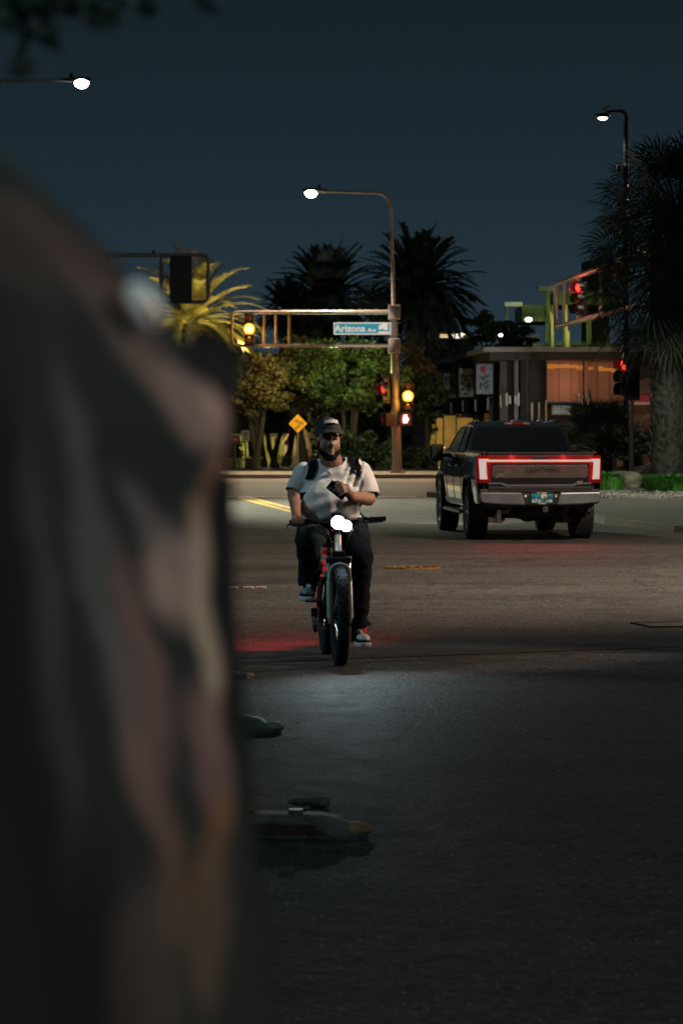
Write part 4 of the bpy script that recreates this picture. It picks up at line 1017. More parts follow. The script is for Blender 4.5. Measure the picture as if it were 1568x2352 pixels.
for sx, nm in ((-1,'left'),(1,'right')):
    mb = MB(); nz = 12; vs = []
    for y in ys:
        b = botz(y); tp = lerp_tab(TOP, y)
        for k in range(nz+1):
            z = b+(tp-b)*k/nz
            vs.append(V(sx*lerp_tab(ZP,z)*lerp_tab(YPF,y), y, z))
    n1 = nz+1
    mb.add(vs, [(i*n1+k, i*n1+k+1, (i+1)*n1+k+1, (i+1)*n1+k) for i in range(len(ys)-1) for k in range(nz)])
    # inner return along the arches and sills
    vs = []
    for y in ys:
        b = botz(y); x = sx*lerp_tab(ZP,b)*lerp_tab(YPF,y); vs += [V(x,y,b), V(x-sx*.13,y,b+.012)]
    mb.add(vs, [(2*i,2*i+1,2*i+3,2*i+2) for i in range(len(ys)-1)])
    mb.build('body_side', M['paint'], TR, smooth=True)
    # wheel arch lips
    for cy,cz,r in ARC:
        mb = MB(); pts = []
        for k in range(17):
            a = R(4+172*k/16); y = cy+math.cos(a)*(r+.012); z = cz+math.sin(a)*(r+.012)
            pts.append(V(sx*(lerp_tab(ZP,z)+.010), y, z))
        mb.tube(pts, .024, 6); mb.build('arch_trim', M['black'], TR, smooth=True)
    # door seams, handles, side step
    for y in (2.06,3.02,3.98):
        mb = MB(); pts = [V(sx*(lerp_tab(ZP,z)+.0015), y, z) for z in (.52,.7,.85,1.0,1.15,1.25,1.33)]
        mb.tube(pts, .006, 4); mb.build('door_seam', M['black'], TR)
    for y in (2.25,3.2):
        mb = MB(); mb.tube([V(sx*.965,y,1.14), V(sx*.995,y+.03,1.145), V(sx*.995,y+.19,1.145), V(sx*.965,y+.22,1.14)], .017, 8); mb.build('door_handle', M['paint'], TR, smooth=True)
    mb = MB(); mb.box((sx*.92,3.07,.40),(.17,2.2,.05)); mb.box((sx*.8,2.3,.44),(.2,.06,.05)); mb.box((sx*.8,3.9,.44),(.2,.06,.05)); mb.build('side_step', M['black_metal'], TR, bevel=.012)
    mb = MB(); mb.add([V(sx*(lerp_tab(ZP,z)+.004),y,z) for y,z in ((1.78,.515),(4.38,.515),(4.38,.60),(1.78,.60))], [(0,1,2,3)]); mb.build('sill_trim', M['chrome'], TR)
    # mirror
    m_ = MB(); m_.box((sx*1.14,3.95,1.33),(.22,.16,.28)); mr = m_.build('mirror', M['black'], TR, bevel=.035, bseg=3)
    MB().tube([V(sx*.9,4.0,1.30), V(sx*1.06,3.97,1.27)], .03, 8).build('mirror_arm', M['black'], mr, smooth=True)
# bed, inner faces, tailgate
mb = MB()
mb.box((0,1.05,.62),(1.5,1.9,.06)); mb.box((-.83,1.05,1.0),(.06,1.95,.7)); mb.box((.83,1.05,1.0),(.06,1.95,.7)); mb.box((0,1.99,1.0),(1.7,.05,.72)); mb.build('bed', M['black'], TR)
for sx in (-1,1): MB().box((sx*.862,1.05,1.366),(.085,1.96,.03)).build('bed_rail', M['black'], TR, bevel=.01)
MB().box((0,.045,1.10),(1.60,.09,.50)).build('tailgate', M['paint'], TR, bevel=.02)
MB().box((0,.06,1.357),(1.62,.15,.022)).build('tailgate_cap', M['black'], TR, bevel=.008)
def rrect(x0,x1,z0,z1,r,n=5):
    p = []
    for cx,cz,a0_ in ((x1-r,z1-r,0),(x0+r,z1-r,90),(x0+r,z0+r,180),(x1-r,z0+r,270)):
        for k in range(n+1): a = R(a0_+90*k/n); p.append((cx+math.cos(a)*r, cz+math.sin(a)*r))
    return p
tg = MB().prism(rrect(-.74,.75,.975,1.178,.05), lambda a,b,d: V(a,d,b), -.012, .01).build('tailgate_panel', M['panel'], TR, bevel=.006)
text_mb('LIGHTNING', .10, (.06,-.0155,1.095), (1,0,0), (0,0,1), .003, .001).build('lettering', M['emboss'], tg)
mb = MB(); mb.ball((-.615,-.014,1.015),(.062,.006,.028),20,8); mb.build('oval_badge', M['emboss'], tg, smooth=True)
MB().ring((-.615,-.018,1.015),(0,1,0),[(.0,0),(.0,.001)],4) 
mb = MB()
for k in range(24):
    a0_ = 2*math.pi*k/24; a1_ = 2*math.pi*(k+1)/24
    mb.tube([V(-.615+math.cos(a0_)*.064,-.018,1.015+math.sin(a0_)*.029), V(-.615+math.cos(a1_)*.064,-.018,1.015+math.sin(a1_)*.029)], .004, 5)
mb.build('badge_rim', M['alu'], tg)
text_mb('Ford', .042, (-.615,-.0215,1.015), (1,0,0), (0,0,1), .001, .001, shear=.3).build('lettering', M['alu'], tg)
mb = MB(); mb.box((.62,-.014,.905),(.085,.006,.05)); mb.build('model_badge', M['alu'], TR)
# lower tailgate moulding
mb = MB(); mb.prism([(-.80,.885),(-.60,.885),(-.52,.855),(.52,.855),(.60,.885),(.80,.885),(.80,.905),(.58,.905),(.50,.878),(-.50,.878),(-.58,.905),(-.80,.905)], lambda a,b,d: V(a,d,b), -.018, 0)
mb.build('tailgate_trim', M['chrome'], TR)
MB().box((0,.0,.82),(1.6,.06,.05)).build('step_pad', M['black'], TR, bevel=.01)
MB().box((0,-.03,1.29),(.22,.025,.045)).build('tailgate_handle', M['black'], TR, bevel=.01)
# light bar and lamps
MB().box((0,-.006,1.262),(1.60,.022,.13)).build('light_bar_lens', M['red_lens'], TR, bevel=.006)
lb = MB().box((0,-.020,1.243),(1.58,.012,.023)).build('light_bar', M['tail_lit'], TR)
mb = MB(); mb.box((0,-.019,1.259),(1.6,.010,.006)); mb.box((0,-.019,1.227),(1.6,.010,.006)); mb.build('light_edge', M['red_edge'], lb)
for sx in (-1,1):
    def cf(a,b,d,sx=sx): return V(sx*a, d + max(0,a-.9)*1.3, b)
    lp = MB().prism([(.755,.90),(.965,.90),(.972,1.1),(.955,1.325),(.80,1.325),(.80,1.20),(.755,1.2)], cf, -.03, .10).build('tail_lamp', M['red_lens'], TR, bevel=.01)
    MB().prism([(.815,.965),(.920,.965),(.935,1.265),(.795,1.265),(.795,1.226),(.835,1.226),(.83,1.05)], cf, -.040, -.029).build('lit_lens', M['tail_lit'], lp)
    mb = MB()
    for (x0,z0),(x1,z1) in (((.812,.96),(.832,1.222)),((.812,.96),(.924,.96)),((.924,.96),(.939,1.27)),((.79,1.27),(.939,1.27))):
        mb.tube([cf(x0,z0,-.038), cf(x1,z1,-.038)], .005, 5)
    mb.build('light_edge', M['red_edge'], lp)
# rear bumper
for sx in (-1,1):
    def bf(a,b,d,sx=sx): return V(sx*a, d+max(0,a-.3)*.06, b)
    MB().prism([(.24,.565),(.30,.755),(.93,.765),(.945,.70),(.90,.60),(.60,.575)], bf, -.14, .02).build('bumper_end', M['chrome'], TR, bevel=.02)
MB().box((0,-.02,.65),(.60,.16,.18)).build('bumper_centre', M['black'], TR, bevel=.02)
MB().box((0,.06,.78),(1.86,.16,.05)).build('bumper_top', M['black'], TR, bevel=.015)
MB().box((0,.08,.56),(1.7,.18,.06)).build('bumper_valance', M['black'], TR, bevel=.015)
pl_ = MB().box((.02,-.108,.668),(.36,.012,.19)).build('licence_plate_frame', M['black'], TR, bevel=.004)
MB().box((.02,-.117,.668),(.325,.006,.135)).build('plate', M['plate_teal'], pl_)
mb = MB()
for x,z,rx,rz_ in ((.05,.70,.05,.035),(-.09,.63,.045,.025),(.13,.63,.05,.022),(-.02,.64,.03,.03)): mb.ball((x,-.1205,z),(rx,.002,rz_),12,6)
mb.build('plate_patch', M['white_sign'], pl_)
text_mb('PLA 8JN', .108, (.02,-.124,.66), (1,0,0), (0,0,1), .001, .001).build('plate_number', M['plate_ink'], pl_)
text_mb('U.S. ARMY', .035, (.02,-.1165,.7485), (1,0,0), (0,0,1), .001, .0008).build('lettering', M['white_sign'], pl_)
text_mb('VETERAN', .03, (.02,-.1165,.5875), (1,0,0), (0,0,1), .001, .0008).build('lettering', M['white_sign'], pl_)
mb = MB(); mb.box((.06,-.1,.5),(.07,.2,.07)); mb.box((.06,-.205,.5),(.085,.02,.085)); mb.build('hitch', M['steel_dark'], TR, bevel=.006)
for sx in (-1,1): MB().ball((sx*.235,-.095,.69),(.03,.02,.03),10,6).build('plate_light', M['alu'], TR, smooth=True)
# underside
MB().disc((0,.62,.455),(0,.15,1),.36,.2,28).build('spare_tyre', M['rubber'], TR, bevel=.05)
MB().disc((0,.55,.37),(0,.3,1),.20,.05,24).build('spare_rim', M['steel_dark'], TR, bevel=.01)
mb = MB()
for sx in (-1,1): mb.box((sx*.45,2.9,.52),(.09,5.3,.14))
mb.build('chassis_rail', M['steel_dark'], TR)
mb = MB(); mb.tube([(-.8,1.22,.42),(.8,1.22,.42)], .055, 10); mb.ball((.0,1.22,.40),(.17,.15,.14),14,10); mb.build('rear_axle', M['steel_dark'], TR, smooth=True)
for sx in (-1,1):
    mb = MB(); mb.box((sx*.52,.95,.37),(.075,.34,.20)); mb.box((sx*.55,1.1,.30),(.25,.2,.10)); mb.tube([(sx*.44,.95,.30),(sx*.40,1.1,.56)], .035, 8); mb.build('suspension', M['alu'] if sx < 0 else M['wood_grey'], TR, bevel=.01)
mb = MB(); mb.box((0,2.6,.36),(1.1,1.6,.12)); mb.build('battery_case', M['steel_dark'], TR, bevel=.02)
MB().tube([(-.5,.5,.45),(.1,.9,.42),(.45,.7,.44)], .03, 8).build('brake_line', M['alu'], TR, smooth=True)
# cab
def cabx(z): return .885+( .70-.885)*(z-1.33)/(1.87-1.33)
cab = []
CB = [(2.06,1.33),(2.20,1.60),(2.36,1.765),(2.50,1.825),(3.0,1.855),(3.5,1.85),(3.80,1.82),(4.05,1.71),(4.40,1.52),(4.72,1.32)]
mb = MB(); n = len(CB)
vs = []
for y,z in CB: 
    x = cabx(min(z+.03,1.87)); c_ = .05 if z > 1.8 else 0
    vs += [V(-x,y,z-c_), V(-x*.85,y,z), V(0,y,z+.012), V(x*.85,y,z), V(x,y,z-c_)]
mb.add(vs, [(i*5+k, i*5+k+1, (i+1)*5+k+1, (i+1)*5+k) for i in range(n-1) for k in range(4)])
for s in (0,4):
    fs = tuple(i*5+s for i in range(n)); mb.f.append(fs)
mb.build('cab', M['paint'], TR, smooth=True)
def cabpt(y, z, sx, off=.006): return V(sx*(cabx(z)+off), y, z)
for sx in (-1,1):
    for poly in (((2.32,1.36),(3.06,1.36),(3.06,1.765),(2.64,1.765),(2.45,1.68)), ((3.14,1.36),(4.48,1.36),(3.98,1.67),(3.72,1.765),(3.14,1.765))):
        mb = MB(); k = len(poly)
        mb.add([cabpt(y,z,sx,.007) for y,z in poly]+[cabpt(y,z,sx,-.02) for y,z in poly], [tuple(range(k))]+[(i,(i+1)%k,k+(i+1)%k,k+i) for i in range(k)])
        mb.build('side_window', M['glass'], TR)
        mb = MB(); mb.tube([cabpt(y,z,sx,.008) for y,z in poly]+[cabpt(*poly[0],sx,.008)], .009, 5); mb.build('window_trim', M['chrome'], TR)
def back(x,z,off=.0):
    y = lerp_tab([(1.33,2.06),(1.60,2.20),(1.765,2.36)], z); return V(x, y-off, z)
mb = MB(); poly = [(-.80,1.36),(.80,1.36),(.70,1.70),(.655,1.79),(.60,1.805),(-.60,1.805),(-.655,1.79),(-.70,1.70)]
rows = [(1.36,.80),(1.50,.765),(1.60,.735),(1.69,.70),(1.75,.665)]
vs = []
for z,x in rows: vs += [back(-x,z,.012), back(x,z,.012)]
mb.add(vs, [(2*i,2*i+1,2*i+3,2*i+2) for i in range(len(rows)-1)]); mb.build('rear_window', M['glass'], TR)
mb = MB(); mb.box((0,2.43,1.818),(.42,.06,.035)); h_ = mb.build('high_brake_lamp', M['red_lens'], TR, bevel=.008)
mb = MB()
for sx in (-1,1): mb.box((sx*.145,2.395,1.818),(.10,.012,.024))
mb.build('cargo_lamp', M['alu'], h_)
mb = MB()
mb.add([V(-.72,4.66,1.345),V(.72,4.66,1.345),V(.64,3.86,1.78),V(-.64,3.86,1.78)],[(0,1,2,3)]); mb.v = [v+V(0,.02,.02) for v in mb.v]; mb.build('windscreen', M['glass'], TR)
for x,y in ((-.42,2.75),(.42,2.75),(-.62,2.7),(.62,2.7),(0,2.8)):
    MB().ball((x,y,1.853),(.045,.06,.026),10,6).build('roof_marker', M['alu'], TR, smooth=True)
# bonnet, grille, front bumper, headlights
mb = MB(); vs = []
ry = [4.5,4.9,5.3,5.6,5.78,5.88]
for y in ry:
    tp = lerp_tab(TOP,y); x = lerp_tab(ZP,tp)*lerp_tab(YPF,y)
    vs += [V(-x,y,tp), V(-x*.6,y,tp+.04), V(0,y,tp+.05), V(x*.6,y,tp+.04), V(x,y,tp)]
mb.add(vs, [(i*5+k, i*5+k+1, (i+1)*5+k+1, (i+1)*5+k) for i in range(len(ry)-1) for k in range(4)]); mb.build('bonnet', M['paint'], TR, smooth=True)
MB().box((0,5.86,.88),(1.30,.10,.30)).build('grille', M['black'], TR, bevel=.02)
for sx in (-1,1): MB().box((sx*.70,5.80,.93),(.20,.14,.20)).build('headlight', M['chrome'], TR, bevel=.02)
MB().box((0,5.86,.62),(1.75,.2,.2)).build('front_bumper', M['black'], TR, bevel=.03)
# wheels
def wheel(cy, sx):
    c = V(sx*.835, cy, .42); ax = V(sx,0,0)
    w_ = MB().ring(c, ax, [(.24,-.14),(.38,-.155),(.412,-.13),(.42,-.06),(.42,.06),(.412,.13),(.38,.155),(.25,.14),(.25,0)], 48)
    for k in range(48):
        a = 2*math.pi*k/48
        for o in (-.10,-.035,.035,.10):
            aa = a + (.05 if o in (-.035,.10) else 0); d = V(0,math.cos(aa),math.sin(aa))
            m_ = Matrix((ax, V(0,-math.sin(aa),math.cos(aa)), d)).transposed()
            w_.box(c+ax*o+d*.4195, (.05,.032,.011), mat=m_)
    wo = w_.build('wheel', M['rubber'], TR, smooth=False)
    mb = MB().ring(c, ax, [(.215,.12),(.255,.145),(.262,.12),(.255,-.13),(.24,-.13),(.225,.0)], 40)
    for k in range(6):
        a = 2*math.pi*k/6; d = V(0,math.cos(a),math.sin(a)); p = V(0,-math.sin(a),math.cos(a))
        mb.add([c+ax*.10+p*.045, c+ax*.10-p*.045, c+d*.22-p*.028+ax*.12, c+d*.22+p*.028+ax*.12, c+ax*.06+p*.045, c+ax*.06-p*.045, c+d*.22-p*.028+ax*.07, c+d*.22+p*.028+ax*.07], [(0,1,2,3),(4,7,6,5),(0,4,5,1),(1,5,6,2),(2,6,7,3),(3,7,4,0)])
    mb.disc(c+ax*.105, ax, .055, .05, 16)
    mb.build('rim', M['alu'], wo, smooth=False)
    MB().disc(c+ax*.0, ax, .17, .03, 24).build('brake_disc', M['steel_dark'], wo)
for cy in (1.22,4.93):
    for sx in (-1,1): wheel(cy, sx)
mb = MB()
for cy in (1.22,4.93):
    for sx in (-1,1):
        vs = []
        for k in range(13):
            a = R(180*k/12); vs += [V(sx*.66,cy+math.cos(a)*.55,.44+math.sin(a)*.52), V(sx*.90,cy+math.cos(a)*.55,.44+math.sin(a)*.52)]
        mb.add(vs, [(2*i,2*i+1,2*i+3,2*i+2) for i in range(12)])
mb.build('wheel_liner', M['black'], TR)
MB().box((0,3.3,.60),(1.7,5.0,.06)).build('floor', M['black'], TR)
# ------------------------------------------------------------------ electric bicycle
FA = V(-.012, 21.08, 0); dv = V(.092,-.996,0).normalized(); nv = V(.996,.092,0).normalized()
def BK(lx, ly, z): return FA + nv*lx - dv*ly + V(0,0,z)      # lx right in view, ly backwards from the front axle
BI = thing('electric_bicycle', 'fat tyred electric bicycle with pale fork and blazing white headlight', 'bicycle', BK(0,.54,0))
def bwheel(ly, name):
    c = BK(0,ly,.375); ax = nv
    w_ = MB().ring(c, ax, [(.29,-.032),(.315,-.045),(.345,-.046),(.366,-.03),(.374,0),(.366,.03),(.345,.046),(.315,.045),(.29,.032)], 64)
    for k in range(56):
        a = 2*math.pi*k/56; u = dv*math.cos(a)+V(0,0,1)*math.sin(a); p = -dv*math.sin(a)+V(0,0,1)*math.cos(a)
        m_ = Matrix((ax,p,u)).transposed()
        for o in ((-.028,.028) if k%2 else (-.012,.012)): w_.box(c+u*.372+ax*o-u*abs(o)*.22, (.018,.022,.008), mat=m_)
    wo = w_.build(name, M['rubber_bike'], BI, smooth=False)
    MB().ring(c, ax, [(.275,-.03),(.295,-.034),(.295,.034),(.275,.03)], 56).build('rim', M['black_metal'], wo, smooth=True)
    mb = MB()
    for k in range(28):
        a = 2*math.pi*k/28; u = dv*math.cos(a)+V(0,0,1)*math.sin(a); s_ = 1 if k%2 else -1
        mb.tube([c+ax*s_*.045+u*.03, c+u*.28], .0022, 4, cap=False)
    mb.build('spokes', M['alu'], wo)
    MB().tube([c-ax*.06, c+ax*.06], .055 if ly > .5 else .028, 16).build('hub', M['black_metal'], wo, smooth=True)
bwheel(0, 'wheel'); bwheel(1.09, 'wheel')
c = BK(.05,0,.375)
MB().ring(BK(.058,0,.375), nv, [(.055,-.001),(.09,-.001),(.09,.001),(.055,.001)], 32).build('brake_disc', M['alu'], BI)
# fork
for sx in (-1,1):
    lo = BK(sx*.075,-.03,.355); up = BK(sx*.075,.115,.80)
    k_ = lo.lerp(up,.62)
    MB().tube([lo, lo.lerp(up,.03), k_], [.018,.024,.023], 14).build('fork_lower', M['fork'], BI, smooth=True)
    MB().tube([k_, up], [.016,.016], 12).build('fork_stanchion', M['alu'], BI, smooth=True)
    MB().box(lo+V(0,0,-.005),(.022,.05,.06)).build('dropout', M['fork'], BI, bevel=.006)
    mb = MB(); mb.tube([up-V(0,0,.05), up+V(0,0,.012)], .023, 12); mb.build('fork_cap', M['fork'], BI, smooth=True)
arch = [BK(-.075,.0,.63)]
for k in range(9):
    a = R(180-22.5*k); arch.append(BK(.072*math.cos(a), -.005, .705+.055*math.sin(a)))
arch.append(BK(.075,.0,.63))
MB().tube(arch, .013, 8).build('fork_arch', M['fork'], BI, smooth=True)
MB().tube([BK(-.1,0,.375), BK(.1,0,.375)], .008, 8).build('front_axle', M['brass'], BI)
mb = MB(); mb.box(BK(0,.105,.785),(.19,.06,.045)); mb.box(BK(0,.115,.835),(.1,.06,.04)); mb.build('fork_crown', M['black_metal'], BI, bevel=.012)
ht0 = BK(0,.13,.84); ht1 = BK(0,.175,.965)
MB().tube([ht0, ht0.lerp(ht1,.1), ht0.lerp(ht1,.9), ht1], [.030,.026,.026,.028], 18).build('head_tube', M['fork'], BI, smooth=True)
mb = MB()
for k in range(2): mb.ring(ht0.lerp(ht1,.55+.12*k), ht1-ht0, [(.0265,-.002),(.0275,-.002),(.0275,.002),(.0265,.002)], 18)
mb.build('decal_band', M['brass'], BI)
st_ = BK(0,.20,1.045)
MB().tube([ht1, BK(0,.19,1.0), st_], [.02,.019,.022], 12).build('stem', M['black_metal'], BI, smooth=True)
# bars
HBz = 1.085
hl = W(664,1200,21.36); hr = W(886,1191,21.36)
hb = [hl, hl.lerp(hr,.2), hl.lerp(hr,.42)+V(0,-.06,-.02), hl.lerp(hr,.58)+V(0,-.06,-.02), hl.lerp(hr,.8), hr]
MB().tube(hb, .0135, 12).build('handlebar', M['black_metal'], BI, smooth=True)
for a,b in ((hl, hl.lerp(hr,.17)), (hr.lerp(hl,.17), hr)):
    MB().tube([a,b], .018, 12).build('grip', M['rubber'], BI, smooth=True)
mb = MB(); p = hr.lerp(hl,.22); mb.tube([p+V(0,-.01,-.01), p+V(.03,-.05,-.02), p+V(.14,-.055,-.012)], [.014,.009,.006], 8); mb.box(p+V(0,0,0),(.04,.05,.04)); mb.build('brake_lever', M['black_metal'], BI, smooth=True)
p = hl.lerp(hr,.19); mb = MB(); mb.tube([p+V(0,-.01,-.01), p+V(-.04,-.05,-.02), W(661,1205,21.30), W(657,1214,21.29)], [.014,.009,.007,.005], 8); mb.box(p,(.04,.05,.04)); mb.build('brake_lever', M['black_metal'], BI, smooth=True)
MB().box(hl.lerp(hr,.50)+V(-.01,-.01,.035),(.075,.03,.05)).build('display', M['black'], BI, bevel=.008)
MB().box(hr.lerp(hl,.27)+V(0,-.02,.0),(.05,.03,.035)).build('throttle_control', M['alu'], BI, bevel=.006)
# lights
hc1 = W(776,1200,21.18); hc2 = W(795,1208,21.18)
for k,(c,r_) in enumerate(((hc1,.050),(hc2,.042))):
    MB().tube([c+V(0,.07,0), c+V(0,.005,0)], [r_*.6,r_+.006], 20).build('headlight_shell', M['black'], BI, smooth=True)
    MB().ball(c,(r_,.018,r_),20,10).build('headlight', M['bike_lit'], BI, smooth=True)
MB().tube([hc1+V(0,.05,0), hl.lerp(hr,.5)+V(0,-.05,-.02)], .01, 8).build('lamp_bracket', M['black'], BI)
MB().box(BK(0,1.16,.80),(.06,.03,.045)).build('tail_lamp', M['red_lens'], BI, bevel=.006)
MB().tube([BK(0,.95,.84), BK(0,1.16,.80)], .008, 6).build('lamp_bracket', M['black'], BI)
# frame
bb = BK(0,.66,.29); sb = BK(0,.93,.80); ra = BK(0,1.09,.375)
mb = MB(); mb.tube([ht0+V(0,.02,.02), BK(0,.36,.55), bb], [.032,.04,.04], 14); mb.build('down_tube', M['red_paint'], BI, smooth=True)
MB().tube([BK(0,.22,.80), BK(0,.58,.44)], .045, 12).build('battery', M['black'], BI, smooth=True)
MB().tube([ht1-V(0,0,.03)+V(0,.02,0), BK(0,.5,.70), BK(0,.84,.60)], [.024,.022,.02], 12).build('top_tube', M['red_paint'], BI, smooth=True)
MB().tube([bb, sb], [.02,.018], 12).build('seat_tube', M['red_paint'], BI, smooth=True)
for sx in (-1,1):
    MB().tube([bb+nv*sx*.03, BK(sx*.065,.85,.33), BK(sx*.075,1.09,.375)], .011, 8).build('chain_stay', M['red_paint'], BI, smooth=True)
    MB().tube([sb+V(0,0,-.12)+nv*sx*.02, BK(sx*.07,1.0,.62), BK(sx*.075,1.09,.375)], .010, 8).build('seat_stay', M['red_paint'], BI, smooth=True)
mb = MB(); mb.ball(BK(0,.93,.885),(.10,.14,.045),16,8); mb.ball(BK(0,.78,.89),(.03,.1,.03),12,8); mb.build('saddle', M['black'], BI, smooth=True)
MB().tube([sb, BK(0,.93,.86)], .014, 10).build('seat_post', M['alu'], BI)
# cranks, pedals, chain
for sx,zz_,ly in ((-1,.45,.62),(1,.13,.70)):
    p = BK(sx*.10,ly,zz_)
    MB().tube([bb+nv*sx*.075, p], [.014,.011], 8).build('crank', M['black_metal'], BI, smooth=True)
    MB().box(p+nv*sx*.06+V(0,0,0),(.10,.09,.022)).build('pedal', M['black'], BI, bevel=.005)
    MB().box(p+nv*sx*.06+V(0,-.048,0),(.06,.006,.014)).build('pedal_reflector', M['reflector'], BI)
MB().ring(bb-nv*.07, nv, [(.06,-.003),(.095,-.003),(.095,.003),(.06,.003)], 32).build('chain_ring', M['steel_dark'], BI)
mb = MB(); mb.tube([bb-nv*.07+V(0,0,.09), BK(-.07,1.09,.375+.05)], .006, 5); mb.tube([bb-nv*.07+V(0,0,-.09), BK(-.07,1.02,.24)], .006, 5); mb.build('chain', M['steel_dark'], BI)
mb = MB(); mb.box(BK(-.10,1.09,.33),(.05,.07,.07)); mb.tube([BK(-.10,1.09,.32), BK(-.095,1.03,.22)], .022, 8); mb.ball(BK(-.095,1.03,.225),(.025,.05,.05),12,8); mb.build('derailleur', M['black'], BI, bevel=.006)
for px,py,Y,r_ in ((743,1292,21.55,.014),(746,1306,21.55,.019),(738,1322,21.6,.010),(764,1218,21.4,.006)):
    MB().ball(W(px,py,Y),(r_,.008,r_),12,8).build('glowing_reflector', em('glowing red reflector',(1,.03,.03),.35,(.6,.01,.01)), BI, smooth=True)  # red reflections put into the colour: these dots glow by themselves
MB().tube([W(743,1285,21.57), W(746,1325,21.57)], .014, 8).build('accessory_stem', M['fork'], BI, smooth=True)
for s_ in (-1,1):
    MB().tube([hl.lerp(hr,.5+s_*.22), BK(s_*.09,.02,1.0), BK(s_*.05,.05,.9), BK(s_*.03,.14,.80), BK(s_*.02,.35,.58)], .004, 6).build('cable', M['black'], BI, smooth=True)
# ------------------------------------------------------------------ rider
RY = 21.85
RD = thing('person', 'heavy set man in pale t-shirt and black cap riding the bicycle, phone in hand', 'person', V(W(757,0,RY).x, RY, 0))
hd = W(754,1010,21.70)
hrot = Matrix.Rotation(R(14),3,'Z')       # head turned a little to the picture's right
def H(x,y,z): return hd + hrot@V(x,y,z)
nk = W(764,1064,21.86)
sR = W(700,1090,21.90); sL = W(824,1086,21.90)
eR = W(676,1134,21.84); wR = W(680,1180,21.47)
eL = W(845,1145,21.80); wL = W(806,1141,21.47)
hpR = W(728,1212,22.0); hpL = W(802,1212,22.0)
kR = W(708,1238,21.52); aR = W(712,1336,21.82)
kL = W(828,1290,21.66); aL = W(826,1446,21.86)
gr = hl.lerp(hr,.085)        # where the hand holds the grip
ph = W(774,1126,21.33)       # phone centre
prims = [
 ('e', H(0,.015,.035), (.082,.098,.10)), ('e', H(0,-.020,-.045), (.076,.074,.085)), ('e', H(0,-.045,-.095), (.045,.042,.035)),
 ('e', H(-.042,-.045,-.045), (.038,.036,.048)), ('e', H(.042,-.045,-.045), (.038,.036,.048)),
 ('c', H(0,-.092,.015), .008, H(0,-.106,-.030), .011), ('e', H(-.011,-.097,-.034), (.008,.009,.007)), ('e', H(.011,-.097,-.034), (.008,.009,.007)),
 ('c', H(-.05,-.078,.026), .011, H(.05,-.078,.026), .011), ('e', H(0,-.090,-.078), (.026,.014,.013)), ('e', H(0,-.083,-.11), (.024,.018,.02)),
 ('e', H(-.083,.01,-.01), (.012,.02,.032)), ('e', H(.083,.01,-.01), (.012,.02,.032)),
 ('c', H(0,.02,-.07), .075, nk+V(0,.02,-.03), .088), ('c', nk, .07, nk+V(0,.03,-.12), .12),
 ('c', sR, .085, sL, .085), ('e', W(762,1118,21.93), (.23,.15,.2)), ('e', W(758,1170,21.90), (.235,.17,.2)),
 ('c', hpR, .13, hpL, .13),
 ('c', sR, .075, eR, .056), ('c', eR, .056, wR, .034), ('c', sL, .075, eL, .058), ('c', eL, .058, wL, .035),
 ('c', hpR, .11, kR, .065), ('c', kR, .055, aR, .038), ('c', hpL, .11, kL, .065), ('c', kL, .052, aL, .034),
 ('c', aR, .036, aR+V(-.01,-.12,-.10), .028), ('c', aL, .034, aL+V(.01,-.12,-.085), .026)]
# right hand closed on the grip
pm_ = gr+V(.0,.035,.025)
prims += [('c', wR, .032, pm_, .034), ('e', pm_, (.044,.030,.026))]
for k,(o,l_) in enumerate(((-.036,.85),(-.012,1.0),(.012,1.0),(.036,.9))):
    q0 = gr+V(o,.012,.038); q1 = gr+V(o,-.026*l_,.026); q2 = gr+V(o,-.033*l_,-.006); q3 = gr+V(o,-.012,-.030)
    prims += [('c', q0,.0105,q1,.010), ('c', q1,.010,q2,.0095), ('c', q2,.0095,q3,.0085)]
prims += [('c', pm_+V(.04,.0,-.01), .012, gr+V(.052,-.012,.004), .0105), ('c', gr+V(.052,-.012,.004), .0105, gr+V(.04,-.03,-.02), .009)]
# left hand round the phone
ph_r = Matrix.Rotation(R(-24),3,'Y')
def PH(x,y,z): return ph + ph_r@V(x,y,z)
pl2 = PH(.060,.030,-.018)
prims += [('c', wL, .034, pl2, .034), ('e', pl2, (.040,.026,.042))]
for k in range(4):
    z = .036-.026*k; l_ = (.85,1,.95,.8)[k]
    q0 = PH(.060,.006,z); q1 = PH(.046,-.022,z+.002); q2 = PH(.046-.036*l_,-.024,z+.004); q3 = PH(.046-.058*l_,-.020,z)
    prims += [('c', q0,.0105,q1,.010), ('c', q1,.010,q2,.0095), ('c', q2,.0095,q3,.0082)]
prims += [('c', PH(.052,.034,.02), .013, PH(.035,.028,.055), .011), ('c', PH(.035,.028,.055), .011, PH(.008,.022,.066), .009)]
body = blob('body', prims, .0068, M['skin'], RD, 3)
